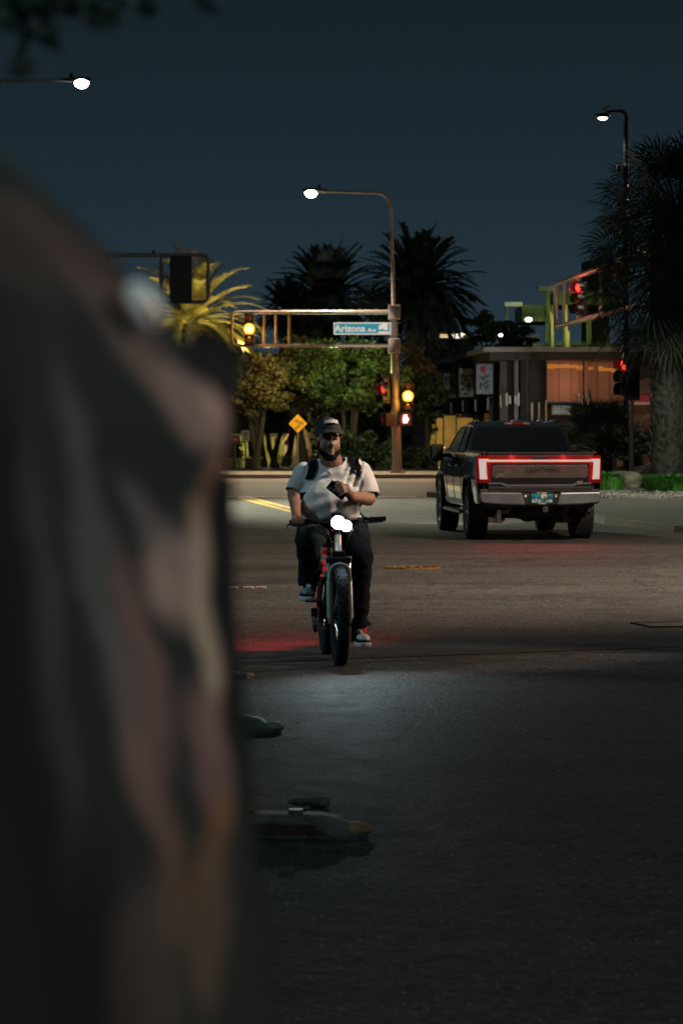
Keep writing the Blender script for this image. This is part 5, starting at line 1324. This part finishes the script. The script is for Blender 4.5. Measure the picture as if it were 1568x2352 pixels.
# face details
for sx in (-1,1):
    MB().ball(H(sx*.031,-.078,.008),(.0135,.010,.0085),12,8).build('eye', M['eye_w'], RD, smooth=True)
    MB().ball(H(sx*.031+.001,-.087,.007),(.0065,.004,.0065),10,6).build('iris', M['eye_d'], RD, smooth=True)
    mb = MB(); mb.tube([H(sx*.012,-.094,.030), H(sx*.032,-.096,.036), H(sx*.054,-.084,.030)], [.004,.0055,.003], 6); mb.build('eyebrow', M['hair'], RD, smooth=True)
mb = MB(); mb.tube([H(-.024,-.094,-.080), H(0,-.105,-.075), H(.024,-.094,-.080)], [.003,.0055,.003], 8); mb.tube([H(-.021,-.094,-.088), H(0,-.104,-.089), H(.021,-.094,-.088)], [.003,.0065,.003], 8); mb.build('lips', M['lip'], RD, smooth=True)
beard = blob('beard', [('c', H(-.072,-.01,-.03),.016,H(-.060,-.045,-.10),.024), ('c', H(.072,-.01,-.03),.016,H(.060,-.045,-.10),.024), ('c', H(-.060,-.045,-.10),.024,H(0,-.075,-.132),.030), ('c', H(.060,-.045,-.10),.024,H(0,-.075,-.132),.030), ('e', H(0,-.05,-.135),(.055,.05,.03)),
   ('c', H(-.030,-.088,-.066),.0055,H(0,-.1,-.060),.006), ('c', H(.030,-.088,-.066),.0055,H(0,-.1,-.060),.006)], .006, M['hair'], RD, 2, lambda c,n: .004*noise.noise(c*60))
hair = blob('hair', [('e', H(0,.03,.035),(.090,.098,.09))], .01, M['hair'], RD, 2, None, lambda c: (hrot.transposed()@(c-hd)).y < -.01)
# cap
cap = blob('cap', [('e', H(0,.006,.075),(.101,.115,.088)), ('c', H(0,-.03,.10),.075,H(0,.04,.10),.075)], .008, M['cap'], RD, 3, None, lambda c: (hrot.transposed()@(c-hd)).z < .068)
mb = MB(); vs = []
for i in range(13):
    a = R(-65+130*i/12); 
    for r_,dz_ in ((.098,.078),(.130,.076),(.165-.03*abs(math.sin(a)),.062-.018*abs(math.sin(a)))):
        vs.append(H(math.sin(a)*r_*.88, -math.cos(a)*r_*1.0+.0, dz_)) 
top = list(vs); low = [v-V(0,0,.005) for v in vs]; n = len(vs)
fs = []
for i in range(12):
    for k in range(2):
        a = i*3+k; fs += [(a,a+1,a+4,a+3), (n+a+3,n+a+4,n+a+1,n+a)]
    fs += [(i*3+2, n+i*3+2, n+i*3+5, i*3+5), (i*3, i*3+3, n+i*3+3, n+i*3)]
fs += [(0,n,n+1,1),(1,n+1,n+2,2),(36,37,n+37,n+36),(37,38,n+38,n+37)]
mb.add(top+low, fs); mb.build('brim', M['cap'], cap, smooth=True)
mb = MB(); vs = []
for i in range(13):
    a = R(-34+68*i/12); zz2 = .134+.010*math.cos(a*2.2)
    for z,rr in ((zz2-.013,.1165),(zz2+.013,.106)): vs.append(H(math.sin(a)*rr*.88, .006-math.cos(a)*rr, z))
mb.add(vs, [(2*i,2*i+2,2*i+3,2*i+1) for i in range(12)]); mb.build('cap_patch', M['cap_logo'], cap, smooth=True)
# t-shirt
def fold(c, n):
    x = (c.x-sL.x); z = c.z-1.45
    ang = math.atan2(c.x-(sL.x-.02), -(c.z-sL.z)+.02)     # folds fan out below the left shoulder strap
    side = max(0, min(1, (c.x+.02)/.12))
    side *= max(0,min(1,(sL.x+.03-c.x)/.05)); xx = c.x+.42*(1.52-c.z); f0 = math.sin(xx*2*math.pi/.062+1.5*noise.noise(c*5))*.014*max(0,min(1,(c.x-.0)/.05))*max(0,min(1,(c.z-1.16)/.1)); f1 = f0 if side else 0; f1 += math.sin(ang*13+2*noise.noise(c*4))*.006*side*max(0,min(1,(1.52-c.z)/.05))
    f2 = .009*noise.noise(V(c.x*7+2.2*c.z, c.y*3, c.z*3.0)) + .006*noise.noise(V(c.x*16, c.y*8, c.z*11))
    f3 = .006*math.sin((c.z+.35*abs(c.x+.02))*52)*max(0,min(1,(1.33-c.z)/.12))
    return f1+f2+f3
slR = sR.lerp(eR,.80); slL = sL.lerp(eL,.72)
tors = [('e', W(763,1112,21.90),(.262,.185,.215)), ('e', W(760,1160,21.82),(.262,.235,.225)), ('c', sR+V(.02,0,.0),.098,sL-V(.02,0,0),.098), ('e', W(758,1196,21.88),(.245,.21,.12)),
        ('c', sR,.100,slR+V(-.005,0,0),.082), ('c', sL,.100,slL+V(.012,0,-.01),.098), ('c', nk+V(.0,.02,-.06),.085,nk+V(0,.02,-.10),.12), ('e', slL+V(.03,.0,-.02),(.07,.08,.07))]
armR = (slR-sR).normalized(); armL = (slL-sL).normalized()
def shirt_cut(c):
    if c.z < W(0,1196,21.85).z - .0: return True
    if (c-slR).dot(armR) > .03 and (c-slR).length < .16 and c.x < slR.x+.085: return True
    if (c-slL).dot(armL) > .055 and (c-slL).length < .20 and c.x > slL.x-.055: return True
    d = c-(nk+V(0,-.01,.0)); 
    if (V(d.x,d.y,0).length < .095 and d.z > -.075-.25*max(0,-d.y)): return True
    return False
shirt = blob('t_shirt', tors, .010, M['shirt'], RD, 5, fold, shirt_cut)
md = shirt.modifiers.new('thick','SOLIDIFY'); md.thickness = .004; md.offset = -1
# neck ribbing
mb = MB(); pts = []
for k in range(25):
    a = 2*math.pi*k/24; pts.append(nk+V(math.cos(a)*.098, -.01+math.sin(a)*.098, -.078-.03*max(0,-math.sin(a))))
mb.tube(pts, .008, 6, cap=False); mb.build('neck_rib', M['shirt'], shirt, smooth=True)
# small pale print on the chest
mb = MB(); q = W(757,1086,21.68); mb.ball(q,(.022,.006,.014),12,6,Matrix.Rotation(R(30),3,'Y')); mb.ball(q+V(-.016,.0,.01),(.014,.006,.009),10,6); mb.ball(W(762,1098,21.655),(.010,.006,.006),8,6); mb.build('chest_print', M['shoe_w'], shirt, smooth=True)
# trousers
def crease(c, n): return .012*noise.noise(V(c.x*6,c.y*6,c.z*14)) + .006*noise.noise(c*22)
tro = blob('trousers', [('c', hpR,.150,hpL,.150), ('c', hpR,.150,kR,.105), ('c', kR,.10,aR+V(-.005,.02,.04),.085), ('c', aR+V(-.01,.01,.055),.088,aR+V(-.006,-.01,.0),.092),
     ('c', hpL,.150,kL+V(-.012,0,0),.112), ('c', kL+V(-.012,0,0),.11,aL+V(-.014,0,.06),.074), ('c', aL+V(-.01,0,.055),.080,aL+V(.0,0,.02),.088)], .011, M['denim'], RD, 4, crease,
     lambda c: (c.z < aL.z+.022 and c.x > 0) or (c.z < aR.z-.035 and c.x < 0 and c.z < .75 and (c-aR).length < .2))
# shoes
def shoe(toe, heel, sole_z, topm, label):
    d = (toe-heel); d.z = 0; L = d.length; d.normalize(); s_ = d.cross(V(0,0,1))
    def S(a,b,z): return V(heel.x,heel.y,sole_z)+d*a+s_*b+V(0,0,z)
    mt = Matrix((s_, d, V(0,0,1))).transposed()
    up = blob('shoe', [('e', S(L*.78,0,.045),(.060,.09,.048),mt), ('e', S(L*.45,0,.055),(.045,.10,.05),mt), ('e', S(L*.15,0,.055),(.042,.06,.055),mt), ('c', S(L*.2,0,.08),.045,S(L*.18,0,.13),.043)], .008, M['shoe_b'], RD, 3)
    MB().prism([(0.0-.01,-.03),(.0-.02,0),(-.01,.03),(L*.5,.052),(L*.8,.066),(L+.02,.042),(L+.03,0),(L+.02,-.042),(L*.8,-.066),(L*.5,-.052)], lambda a,b,e: S(a,b,e), -.002, .030).build('sole', M['shoe_w'], up, bevel=.008)
    MB().ball(S(L*.80,0,.054),(.056,.082,.042),16,10,mt).build('toe_cap', M[topm], up, smooth=True)
    MB().ball(S(L*.42,0,.095),(.026,.07,.022),12,8,mt).build('laces', M[topm], up, smooth=True)
shoe(W(704,0,21.54)+V(0,0,0), W(712,0,21.84), .460, 'shoe_g', '')
shoe(W(838,0,21.56), W(814,0,21.88), .108, 'shoe_w', '')
MB().tube([aL+V(0,0,.08), aL+V(-.003,-.01,0), aL+V(-.005,-.02,-.10)], [.055,.057,.052], 14).build('sock', M['sock'], RD, smooth=True)
MB().tube([aR+V(0,0,.07), aR+V(0,-.01,-.02), aR+V(-.003,-.04,-.075)], [.056,.054,.05], 14).build('sock', M['hair'], RD, smooth=True)
# phone (held)
p = thing('phone', 'black phone held up in the left hand before the chest', 'phone', ph)
MB().box(ph,(.078,.010,.155), mat=ph_r@Matrix.Rotation(R(-28),3,'Y')).build('case', M['phone'], p, bevel=.006)
m2 = ph_r@Matrix.Rotation(R(-28),3,'Y')
for k in range(2): MB().disc(ph+m2@V(-.018,-.007,.050-.03*k), m2@V(0,1,0), .011, .006, 16).build('camera_lens', M['chrome'], p)
# backpack
bpk = thing('backpack', 'black backpack worn on the man, its straps crossing the t-shirt', 'backpack', W(762,1120,22.2))
blob('bag', [('e', W(764,1110,22.22),(.17,.13,.24)), ('e', W(764,1150,22.24),(.17,.14,.18))], .02, M['strap'], bpk, 3)
def strap(pts, w=.032):
    mb = MB(); k = len(pts); vs = []
    for i,p in enumerate(pts):
        t_ = (pts[min(i+1,k-1)]-pts[max(i-1,0)]).normalized(); nrm = V(0,-1,.25) if i > 1 else V(0,-.5,1)
        s_ = t_.cross(nrm).normalized(); n_ = s_.cross(t_).normalized()
        if n_.y > 0 and i > 1: n_ = -n_
        for a,b in ((-w,-.004),(w,-.004),(w,.010),(-w,.010)): vs.append(p+s_*a+n_*b)
    mb.add(vs, [(i*4+j, i*4+(j+1)%4, (i+1)*4+(j+1)%4, (i+1)*4+j) for i in range(k-1) for j in range(4)]+[(0,1,2,3),tuple((k-1)*4+j for j in (3,2,1,0))])
    return mb
STRAPS = []
# straps are draped on the shirt by casting rays onto it
from mathutils.bvhtree import BVHTree
dg = bpy.context.evaluated_depsgraph_get(); dg.update()
shm = shirt.data; off = base(RD)
bvh = BVHTree.FromPolygons([v.co+off for v in shm.vertices], [tuple(p.vertices) for p in shm.polygons])
def on_shirt(px, py, lift=.014):
    o = V(0,0,CH); d = (W(px,py,21.5)-o).normalized()
    h = bvh.ray_cast(o, d)
    if h[0] is None: return None
    return h[0]+h[1].normalized()*lift*(1 if h[1].y < 0 else -1)
STR = (((1030,703,726),(1036,698,725),(1042,697,725),(1050,700,727),(1058,704,729),(1066,707,729),(1075,708,729),(1084,708,727),(1092,706,724),(1101,702,718)),
       ((1024,786,809),(1030,787,811),(1038,790,814),(1046,793,817),(1054,796,820),(1062,800,823),(1070,804,825),(1078,808,826),(1086,813,826),(1093,818,827)))
for rows_ in STR:
    grid = []
    for py_, xa, xb in rows_:
        r_ = [on_shirt(xa+(xb-xa)*k/5, py_, .013) for k in range(6)]
        if all(q is not None for q in r_): grid.append(r_)
    if len(grid) < 3: continue
    # even out along the strap so that it spans the folds, never sinking below the cloth
    for it in range(3):
        g2 = [[q.copy() for q in r_] for r_ in grid]
        for a in range(1, len(grid)-1):
            for k in range(6):
                y_ = (grid[a-1][k].y+grid[a][k].y*2+grid[a+1][k].y)/4
                g2[a][k].y = min(grid[a][k].y, y_)
        grid = g2
    f0 = grid[0]
    grid = [[q+V(0,.30,-.05) for q in f0], [q+V(0,.15,.030) for q in f0], [q+V(0,.05,.024) for q in f0]]+grid
    n6 = 6; m6 = len(grid); mb = MB()
    mb.add([q for r_ in grid for q in r_]+[q+V(0,.012,0) for r_ in grid for q in r_],
        [(a*n6+k,a*n6+k+1,(a+1)*n6+k+1,(a+1)*n6+k) for a in range(m6-1) for k in range(n6-1)]+
        [(m6*n6+a*n6+k,m6*n6+(a+1)*n6+k,m6*n6+(a+1)*n6+k+1,m6*n6+a*n6+k+1) for a in range(m6-1) for k in range(n6-1)]+
        [(a*n6,(a+1)*n6,m6*n6+(a+1)*n6,m6*n6+a*n6) for a in range(m6-1)]+[(a*n6+5,m6*n6+a*n6+5,m6*n6+(a+1)*n6+5,(a+1)*n6+5) for a in range(m6-1)])
    mb.build('strap', M['strap'], bpk, smooth=True)
# snap the chest print to the cloth
for o in [k for k in bpy.data.objects if k.name.startswith('chest_print')]:
    q = on_shirt(757,1086)
    if q:
        dlt = q.y-21.68; o.data.transform(Matrix.Translation(V(0,dlt+.002,0)))

# ------------------------------------------------------------------ the dark draped cloth at the left, out of focus
YC = 2.0
sil = [(-300,250),(-120,290),(0,345),(90,420),(180,505),(260,580),(330,670),(400,752),(450,820),(500,880),(530,935),(538,975),(532,1010),(522,1060),(517,1110),(520,1250),(524,1400),(533,1530),(548,1660),(562,1800),(575,1950),(590,2100),(606,2250),(622,2400),(640,2600),(690,3100),(700,4200),(705,6300),(705,6825)]
def silx(py):
    for (a,b),(c,d) in zip(sil[:-1], sil[1:]):
        if b <= py <= d: return a+(c-a)*(py-b)/(d-b)
    return sil[-1][0] if py > sil[-1][1] else sil[0][0]
DC = thing('draped_cloth', 'dark cloth with brown and tan print hanging blurred and close at the left edge', 'draped cloth', V(-.40,YC,0))
NU, NV = 150, 130
vs = []; cols = []
y0 = 262; y1 = 6800
def crest(u, py):
    """fold relief: broad diagonal folds running down to the right"""
    s = u*9 - (py-250)/520.0*(1 if py < 1100 else .0) - (1.63 if py >= 1100 else 0) + .5*noise.noise(V(u*3,py/600,0))
    return math.sin(s*2*math.pi*.55)
for j in range(NV+1):
    f = (j/NV)**1.35; py = y0+(y1-y0)*f
    xr_ = W(silx(py),0,YC).x; xc = W(-330,0,YC).x
    zc = W(0,py,YC).z
    rx = max(.015, xr_-xc)
    ry = min(.22, .25*rx+.02)
    for i in range(NU):
        a = 2*math.pi*i/NU
        k = 1 + .05*math.sin(a*7+py/420.0) + .03*math.sin(a*13-py/300.0)
        kk = 1 if abs(math.cos(a)) > .985 and math.cos(a) > 0 else k
        x = xc+rx*math.cos(a)*(1+(kk-1)*.15); 
        y = YC+ry*math.sin(a)*kk + .022*math.sin((x*20)+zc*5)*(math.sin(a) < 0)
        vs.append(V(x, y, zc))
fs = [(j*NU+i, j*NU+(i+1)%NU, (j+1)*NU+(i+1)%NU, (j+1)*NU+i) for j in range(NV) for i in range(NU)]
fs.append(tuple(range(NU-1,-1,-1)))
def cloth_mat():
    """dark cloth with a printed pattern of brown, tan and slate bands"""
    m, n, l, b = nt('printed dark cloth')
    at = n.new('ShaderNodeAttribute'); at.attribute_name = 'print'
    tc = n.new('ShaderNodeTexCoord'); nz = n.new('ShaderNodeTexNoise'); nz.inputs['Scale'].default_value = 180
    l.new(tc.outputs['Object'], nz.inputs['Vector'])
    mr = n.new('ShaderNodeMapRange'); mr.inputs[3].default_value = .8; mr.inputs[4].default_value = 1.2; l.new(nz.outputs['Fac'], mr.inputs[0])
    vm = n.new('ShaderNodeVectorMath'); vm.operation = 'SCALE'; l.new(at.outputs['Color'], vm.inputs[0]); l.new(mr.outputs[0], vm.inputs['Scale'])
    l.new(vm.outputs[0], b.inputs['Base Color']); b.inputs['Roughness'].default_value = .85; b.inputs['Sheen Weight'].default_value = .1
    bp = n.new('ShaderNodeBump'); bp.inputs['Strength'].default_value = .2; l.new(nz.outputs['Fac'], bp.inputs['Height']); l.new(bp.outputs['Normal'], b.inputs['Normal'])
    return m
mb = MB(); mb.add(vs, fs)
cl = mb.build('cloth', cloth_mat(), DC, smooth=True)
# the print: blurry-edged strokes given as (x, y, half width, half height, tilt, colour)
DARK = (.008,.017,.017)
strokes = [(-20,520,260,70,50,(.035,.030,.027),.8),(180,600,50,230,-52,(.060,.038,.030),.75),(330,800,40,260,-42,(.085,.060,.053),.8),(440,930,50,110,-40,(.24,.175,.155),.9),(508,950,40,60,-20,(.38,.27,.235),.9),
  (490,1080,26,70,10,(.20,.10,.075),.8),(470,1180,28,90,14,(.20,.11,.07),.8),(400,1290,60,50,0,(.18,.13,.125),.6),(395,1330,55,90,-10,(.30,.22,.20),.8),(480,1440,34,260,-6,(.36,.30,.22),.9),(500,1620,22,90,-8,(.42,.34,.24),.8),
  (360,1230,26,140,-30,(.13,.12,.12),.6),(330,1500,30,260,-14,(.20,.13,.12),.6),(300,1640,34,220,-12,(.15,.11,.105),.6),(470,1650,50,90,-20,(.13,.075,.075),.7),(490,1740,36,120,0,(.17,.10,.10),.7),
  (350,1800,40,170,-16,(.16,.10,.085),.6),(500,1880,20,60,10,(.17,.085,.035),.85),(480,1980,24,90,12,(.13,.07,.03),.7),(400,2040,40,140,-4,(.12,.075,.05),.6),(480,2150,40,200,6,(.11,.075,.05),.6),(330,2250,80,220,0,(.085,.06,.05),.5),
  (210,1250,34,420,-10,(.085,.10,.105),.6),(120,1500,30,500,-6,(.060,.075,.080),.5),(380,880,30,240,-46,(.14,.10,.09),.5)]
ca = cl.data.color_attributes.new('print','FLOAT_COLOR','POINT')
offc = base(DC)
for i,v in enumerate(cl.data.vertices):
    p = v.co+offc; px = CX+p.x/p.y*F; py = HY-(p.z-CH)/p.y*F
    px += 26*noise.noise(V(px/120,py/160,2)); py += 30*noise.noise(V(px/120,py/160,9))
    c = list(DARK)
    for sx_,sy_,hw,hh,tl,colr,st_ in strokes:
        dx, dy = px-sx_, py-sy_; a = R(tl); u_ = dx*math.cos(a)+dy*math.sin(a); w_ = -dx*math.sin(a)+dy*math.cos(a)
        d = math.sqrt((u_/hw)**2+(w_/hh)**2); k = max(0,min(1,(1.25-d)/.5))*st_
        c = [c[q]*(1-k)+colr[q]*1.25*k for q in range(3)]
    if py > 1080:
        k = max(0, min(1, (px-(silx(py)-46))/14)); c = [c[q]*(1-k)+(.006,.009,.010)[q]*k for q in range(3)]
    ca.data[i].color = (*c,1)
# black hem down the right edge and the pale clip
mb = MB(); pts = [W(silx(py)-2, py, YC) for py in list(range(1090,2700,80))+[3100,4200,6300,6820]]
mb.tube(pts, [.007]*len(pts), 8, flat=1.6); mb.build('hem', M['black_hem'], DC, smooth=True)
mb = MB(); mb.tube([W(448,762,YC+.12), W(486,790,YC+.12), W(528,826,YC+.12), W(520,880,YC+.1), W(505,920,YC+.08)], [.006,.012,.011,.011,.008], 8)
mb.add([W(430,770,YC+.1), W(540,822,YC+.12), W(520,930,YC+.06), W(430,850,YC+.05)], [(0,1,2,3)]); mb.build('flap', M['black_hem'], DC)
cc_ = W(330,698,YC-.06); m_ = Matrix.Rotation(R(-38),3,'Y').transposed()
MB().ball(cc_,(.011,.006,.0185),14,10,m_.transposed()).build('clip', pm('pale blue plastic clip',(.75,.92,.97),.35,0,.05), DC, smooth=True)
MB().ball(W(352,712,YC-.066)+V(0,0,-.001),(.0022,.003,.009),10,8,m_.transposed()).build('clip_edge', M['reflector'], DC, smooth=True)
# the stand that carries it, off the frame
t = thing('stand_pole', 'dark steel stand pole inside the draped cloth', 'pole', V(W(-330,0,YC).x,YC,0))
MB().tube([t.location, V(t.location.x,YC,2.08)], .018, 12).build('pole', M['steel_dark'], t, smooth=True)
MB().disc(t.location+V(0,0,.02),(0,0,1),.16,.03,28).build('base', M['steel_dark'], t, bevel=.006)

# ------------------------------------------------------------------ sky, lights, camera
w = bpy.data.worlds.new('World'); sc.world = w; w.use_nodes = True
n = w.node_tree.nodes; l = w.node_tree.links; bg = n['Background']
tc = n.new('ShaderNodeTexCoord'); sx = n.new('ShaderNodeSeparateXYZ'); l.new(tc.outputs['Generated'], sx.inputs[0])
cr = n.new('ShaderNodeValToRGB'); l.new(sx.outputs['Z'], cr.inputs['Fac'])
e = cr.color_ramp.elements
e[0].position = 0.0; e[0].color = (.024,.044,.060,1)
e[1].position = 1.0; e[1].color = (.030,.042,.050,1)
for p,c in ((.035,(.0195,.036,.050,1)),(.075,(.0135,.027,.037,1)),(.115,(.0105,.0195,.0265,1)),(.15,(.0092,.0165,.0215,1)),(.35,(.014,.024,.026,1))):
    q = e.new(p); q.color = c
nz = n.new('ShaderNodeTexNoise'); nz.inputs['Scale'].default_value = 3; l.new(tc.outputs['Generated'], nz.inputs['Vector'])
mr = n.new('ShaderNodeMapRange'); mr.inputs[3].default_value = .92; mr.inputs[4].default_value = 1.08; l.new(nz.outputs['Fac'], mr.inputs[0])
l.new(cr.outputs['Color'], bg.inputs['Color']); l.new(mr.outputs[0], bg.inputs['Strength'])

WARM = (1,.78,.56)
hm = W(714,443,YP)
light('street_lamp_and_fill','SPOT', hm-V(0,0,.2), 6000, WARM, .2, hm-V(0,4.5,9), 112, .5)
hu = W(188,190,Yl)
light('street_lamp_and_fill','SPOT', hu-V(0,0,.2), 15500, (.96,1,.74), .2, V(3.2,61,0), 64, .7)
hr_ = W(1383,271,Yr)
light('post_lamp_light','SPOT', hr_-V(0,0,.1), 700, (1,.9,.75), .15, V(hr_.x,Yr,0), 110, .5)
# lights added outside the frame, no lamps built, for road, rider and cloth
light('street_lamp_and_fill','SPOT', (-9,94,9.5), 2400, WARM, .3, (-6,88,0), 120, .6)
light('street_lamp_and_fill','POINT', (14,90,9.5), 1100, WARM, .3)
light('street_lamp_and_fill','SPOT', (9.5,32,9.0), 7600, (1,.80,.60), .25, V(1.5,35,0), 104, .7)
light('street_lamp_and_fill','SPOT', (7.5,22.9,2.6), 1150, (1,.74,.54), .06, V(-.3,21.7,1.0), 34, .5)
light('street_lamp_and_fill','SPOT', (5.2,21.2,6.2), 2500, (1,.80,.66), .12, V(.02,21.8,1.56), 11, .8)  # added narrow key light on the rider's torso
light('street_lamp_and_fill','SPOT', (-9.0,19,7.5), 1100, (.50,.82,1), .3, V(-.3,21.6,1.2), 16, .6)  # added cool fill on the rider from the left
light('street_lamp_and_fill','POINT', (3.2,5.5,5.5), 66, (.66,1,.92), .4)  # added fill that lifts the dark near road and barrier feet
light('street_lamp_and_fill','SPOT', (3.2,-2.2,3.4), 430, (1,.90,.82), .25, (-.12,2,1.75), 16, .6)  # added narrow light for the cloth alone
# red light of the bicycle tail lamp on the road behind the cyclist
light('bicycle_tail_light','SPOT', BK(0,1.19,.80), 190, (1,.05,.07), .03, BK(-.7,2.9,0), 112, .8)
# truck
th = R(4.6)
def TW(x,y,z): return V(3.04+x*math.cos(th)-y*math.sin(th), 43.5+x*math.sin(th)+y*math.cos(th), z)
for sx_ in (-.7,0,.7): light('tail_lamp_light','SPOT', TW(sx_,-.12,1.1), 15, (1,.09,.07), .1, TW(sx_,-3.2,0), 120, .9)
for sx_ in (-.87,-.4,.4,.87): light('tail_lamp_glow','POINT', TW(sx_,-.24,1.30), 1.3, (1,.05,.04), .03)
light('headlamp_light','SPOT', TW(0,6.2,.9), 700, (1,.95,.85), .1, TW(-1,18,0), 70, .6)
# bicycle headlight
light('bicycle_headlight','SPOT', hc1+V(0,-.05,0), 50, (.76,.93,1), .03, V(.7,19.1,0), 88, 1.0)
light('bicycle_headlight_glow','POINT', hc1+V(0,-.09,0), .14, (.75,.95,1), .04)
# signals
for c,k in ((W(573,756,YP),1.0),(W(936,910,YP),1.0)): light('signal_light','POINT', c+V(0,-.6,0), 80*k, (1,.45,.05), .12)
light('signal_light','POINT', W(930,963,YP)+V(0,-.4,0), 14, (1,.12,.06), .1)
light('signal_light','POINT', a0.lerp(a1,.28)+V(-.5,-.1,-.45), 40, (1,.10,.08), .08)
# palm uplight, wall lamps, then added fills without fixtures for trees, gravel and posters
light('uplight','SPOT', (W(445,0,97).x, 96.5, .5), 4200, (1,.86,.38), .15, W(440,660,101), 50, .6)
light('tree_fill','POINT', W(760,850,99.2), 190, (.62,1,.36), .2)  # point lights added by the crowns, no fixtures there
light('tree_fill','POINT', W(860,860,99.4), 80, (.7,1,.4), .2)
light('tree_fill','POINT', W(610,830,98.6), 170, (1,.82,.38), .2)
light('wall_lamp_and_fill','SPOT', W(1009,1000,118.6), 260, (1,.66,.17), .12, W(1018,1040,122), 84, .4)
light('wall_lamp_and_fill','SPOT', W(968,1000,118.6), 110, (1,.66,.2), .12, W(962,1040,122), 70, .4)
light('wall_lamp_and_fill','POINT', W(612,1000,115.0), 230, (1,.85,.35), .15)
light('wall_lamp_and_fill','POINT', W(545,1030,115.2), 130, (1,.85,.35), .15)
light('wall_lamp_and_fill','POINT', W(1330,880,107), 52, (1,.60,.38), .3)
light('globe_lamp_light','POINT', W(1213,738,138.0), 160, (.75,1,.55), .15)
light('structure_lamp','POINT', W(1300,745,140.2), 55, (.9,1,.3), .15)
light('gravel_fill','SPOT', (8.6,62,5), 1900, (.9,1,.82), .2, (7.5,69,0), 62, .8)  # added light over the gravel bed, no lamp stands there
light('poster_fill','SPOT', (6.4,104,2.2), 420, (.9,.95,1), .1, W(1090,872,114), 40, .6)  # added light to brighten the hanging posters

light('fill_spot','SPOT', (1.2,58,1.0), 36000, (1,.93,.86), .1, W(831,755,YP), 3.6, .3)  # added narrow spots brighten signs and truss, no cars stand there
light('fill_spot','SPOT', (-2,60,.9), 9000, (1,.93,.86), .1, W(684,973,101.5), 1.6, .3)
light('fill_spot','SPOT', (4,55,.9), 15000, (1,.60,.42), .1, W(1335,680,90), 4.5, .5)  # added warm spot on the right truss
light('tree_fill','POINT', W(955,850,101), 95, (1,.68,.32), .2)  # added fill for the dark crowns right of the pole
light('wall_lamp_and_fill','POINT', W(1500,930,97.5), 30, (1,.7,.6), .2)  # added light on the awning, no fixture built
light('tree_fill','POINT', W(690,830,100), 90, (1,.80,.36), .2)  # further added fills for the left crowns
light('tree_fill','POINT', W(560,790,100), 90, (1,.75,.35), .2)
cam = bpy.data.cameras.new('camera'); co = bpy.data.objects.new('camera', cam); COL.objects.link(co)
co.location = (0,0,CH); co.rotation_euler = (R(90),0,0)
cam.sensor_fit = 'VERTICAL'; cam.sensor_height = 36; cam.lens = 36*F/2352; cam.shift_y = -(1176-HY)/2352
cam.clip_start = .1; cam.clip_end = 2000
cam.dof.use_dof = True; cam.dof.focus_distance = 23.5; cam.dof.aperture_fstop = 5.6; cam.dof.aperture_blades = 0
sc.camera = co
sc.view_settings.view_transform = 'Standard'; sc.view_settings.look = 'None'; sc.view_settings.exposure = 0; sc.view_settings.gamma = 1
sc.render.engine = 'CYCLES'
sc.cycles.use_denoising = True; sc.cycles.sample_clamp_indirect = 3; sc.cycles.caustics_reflective = False; sc.cycles.caustics_refractive = False
sc.cycles.max_bounces = 5; sc.cycles.use_light_tree = True
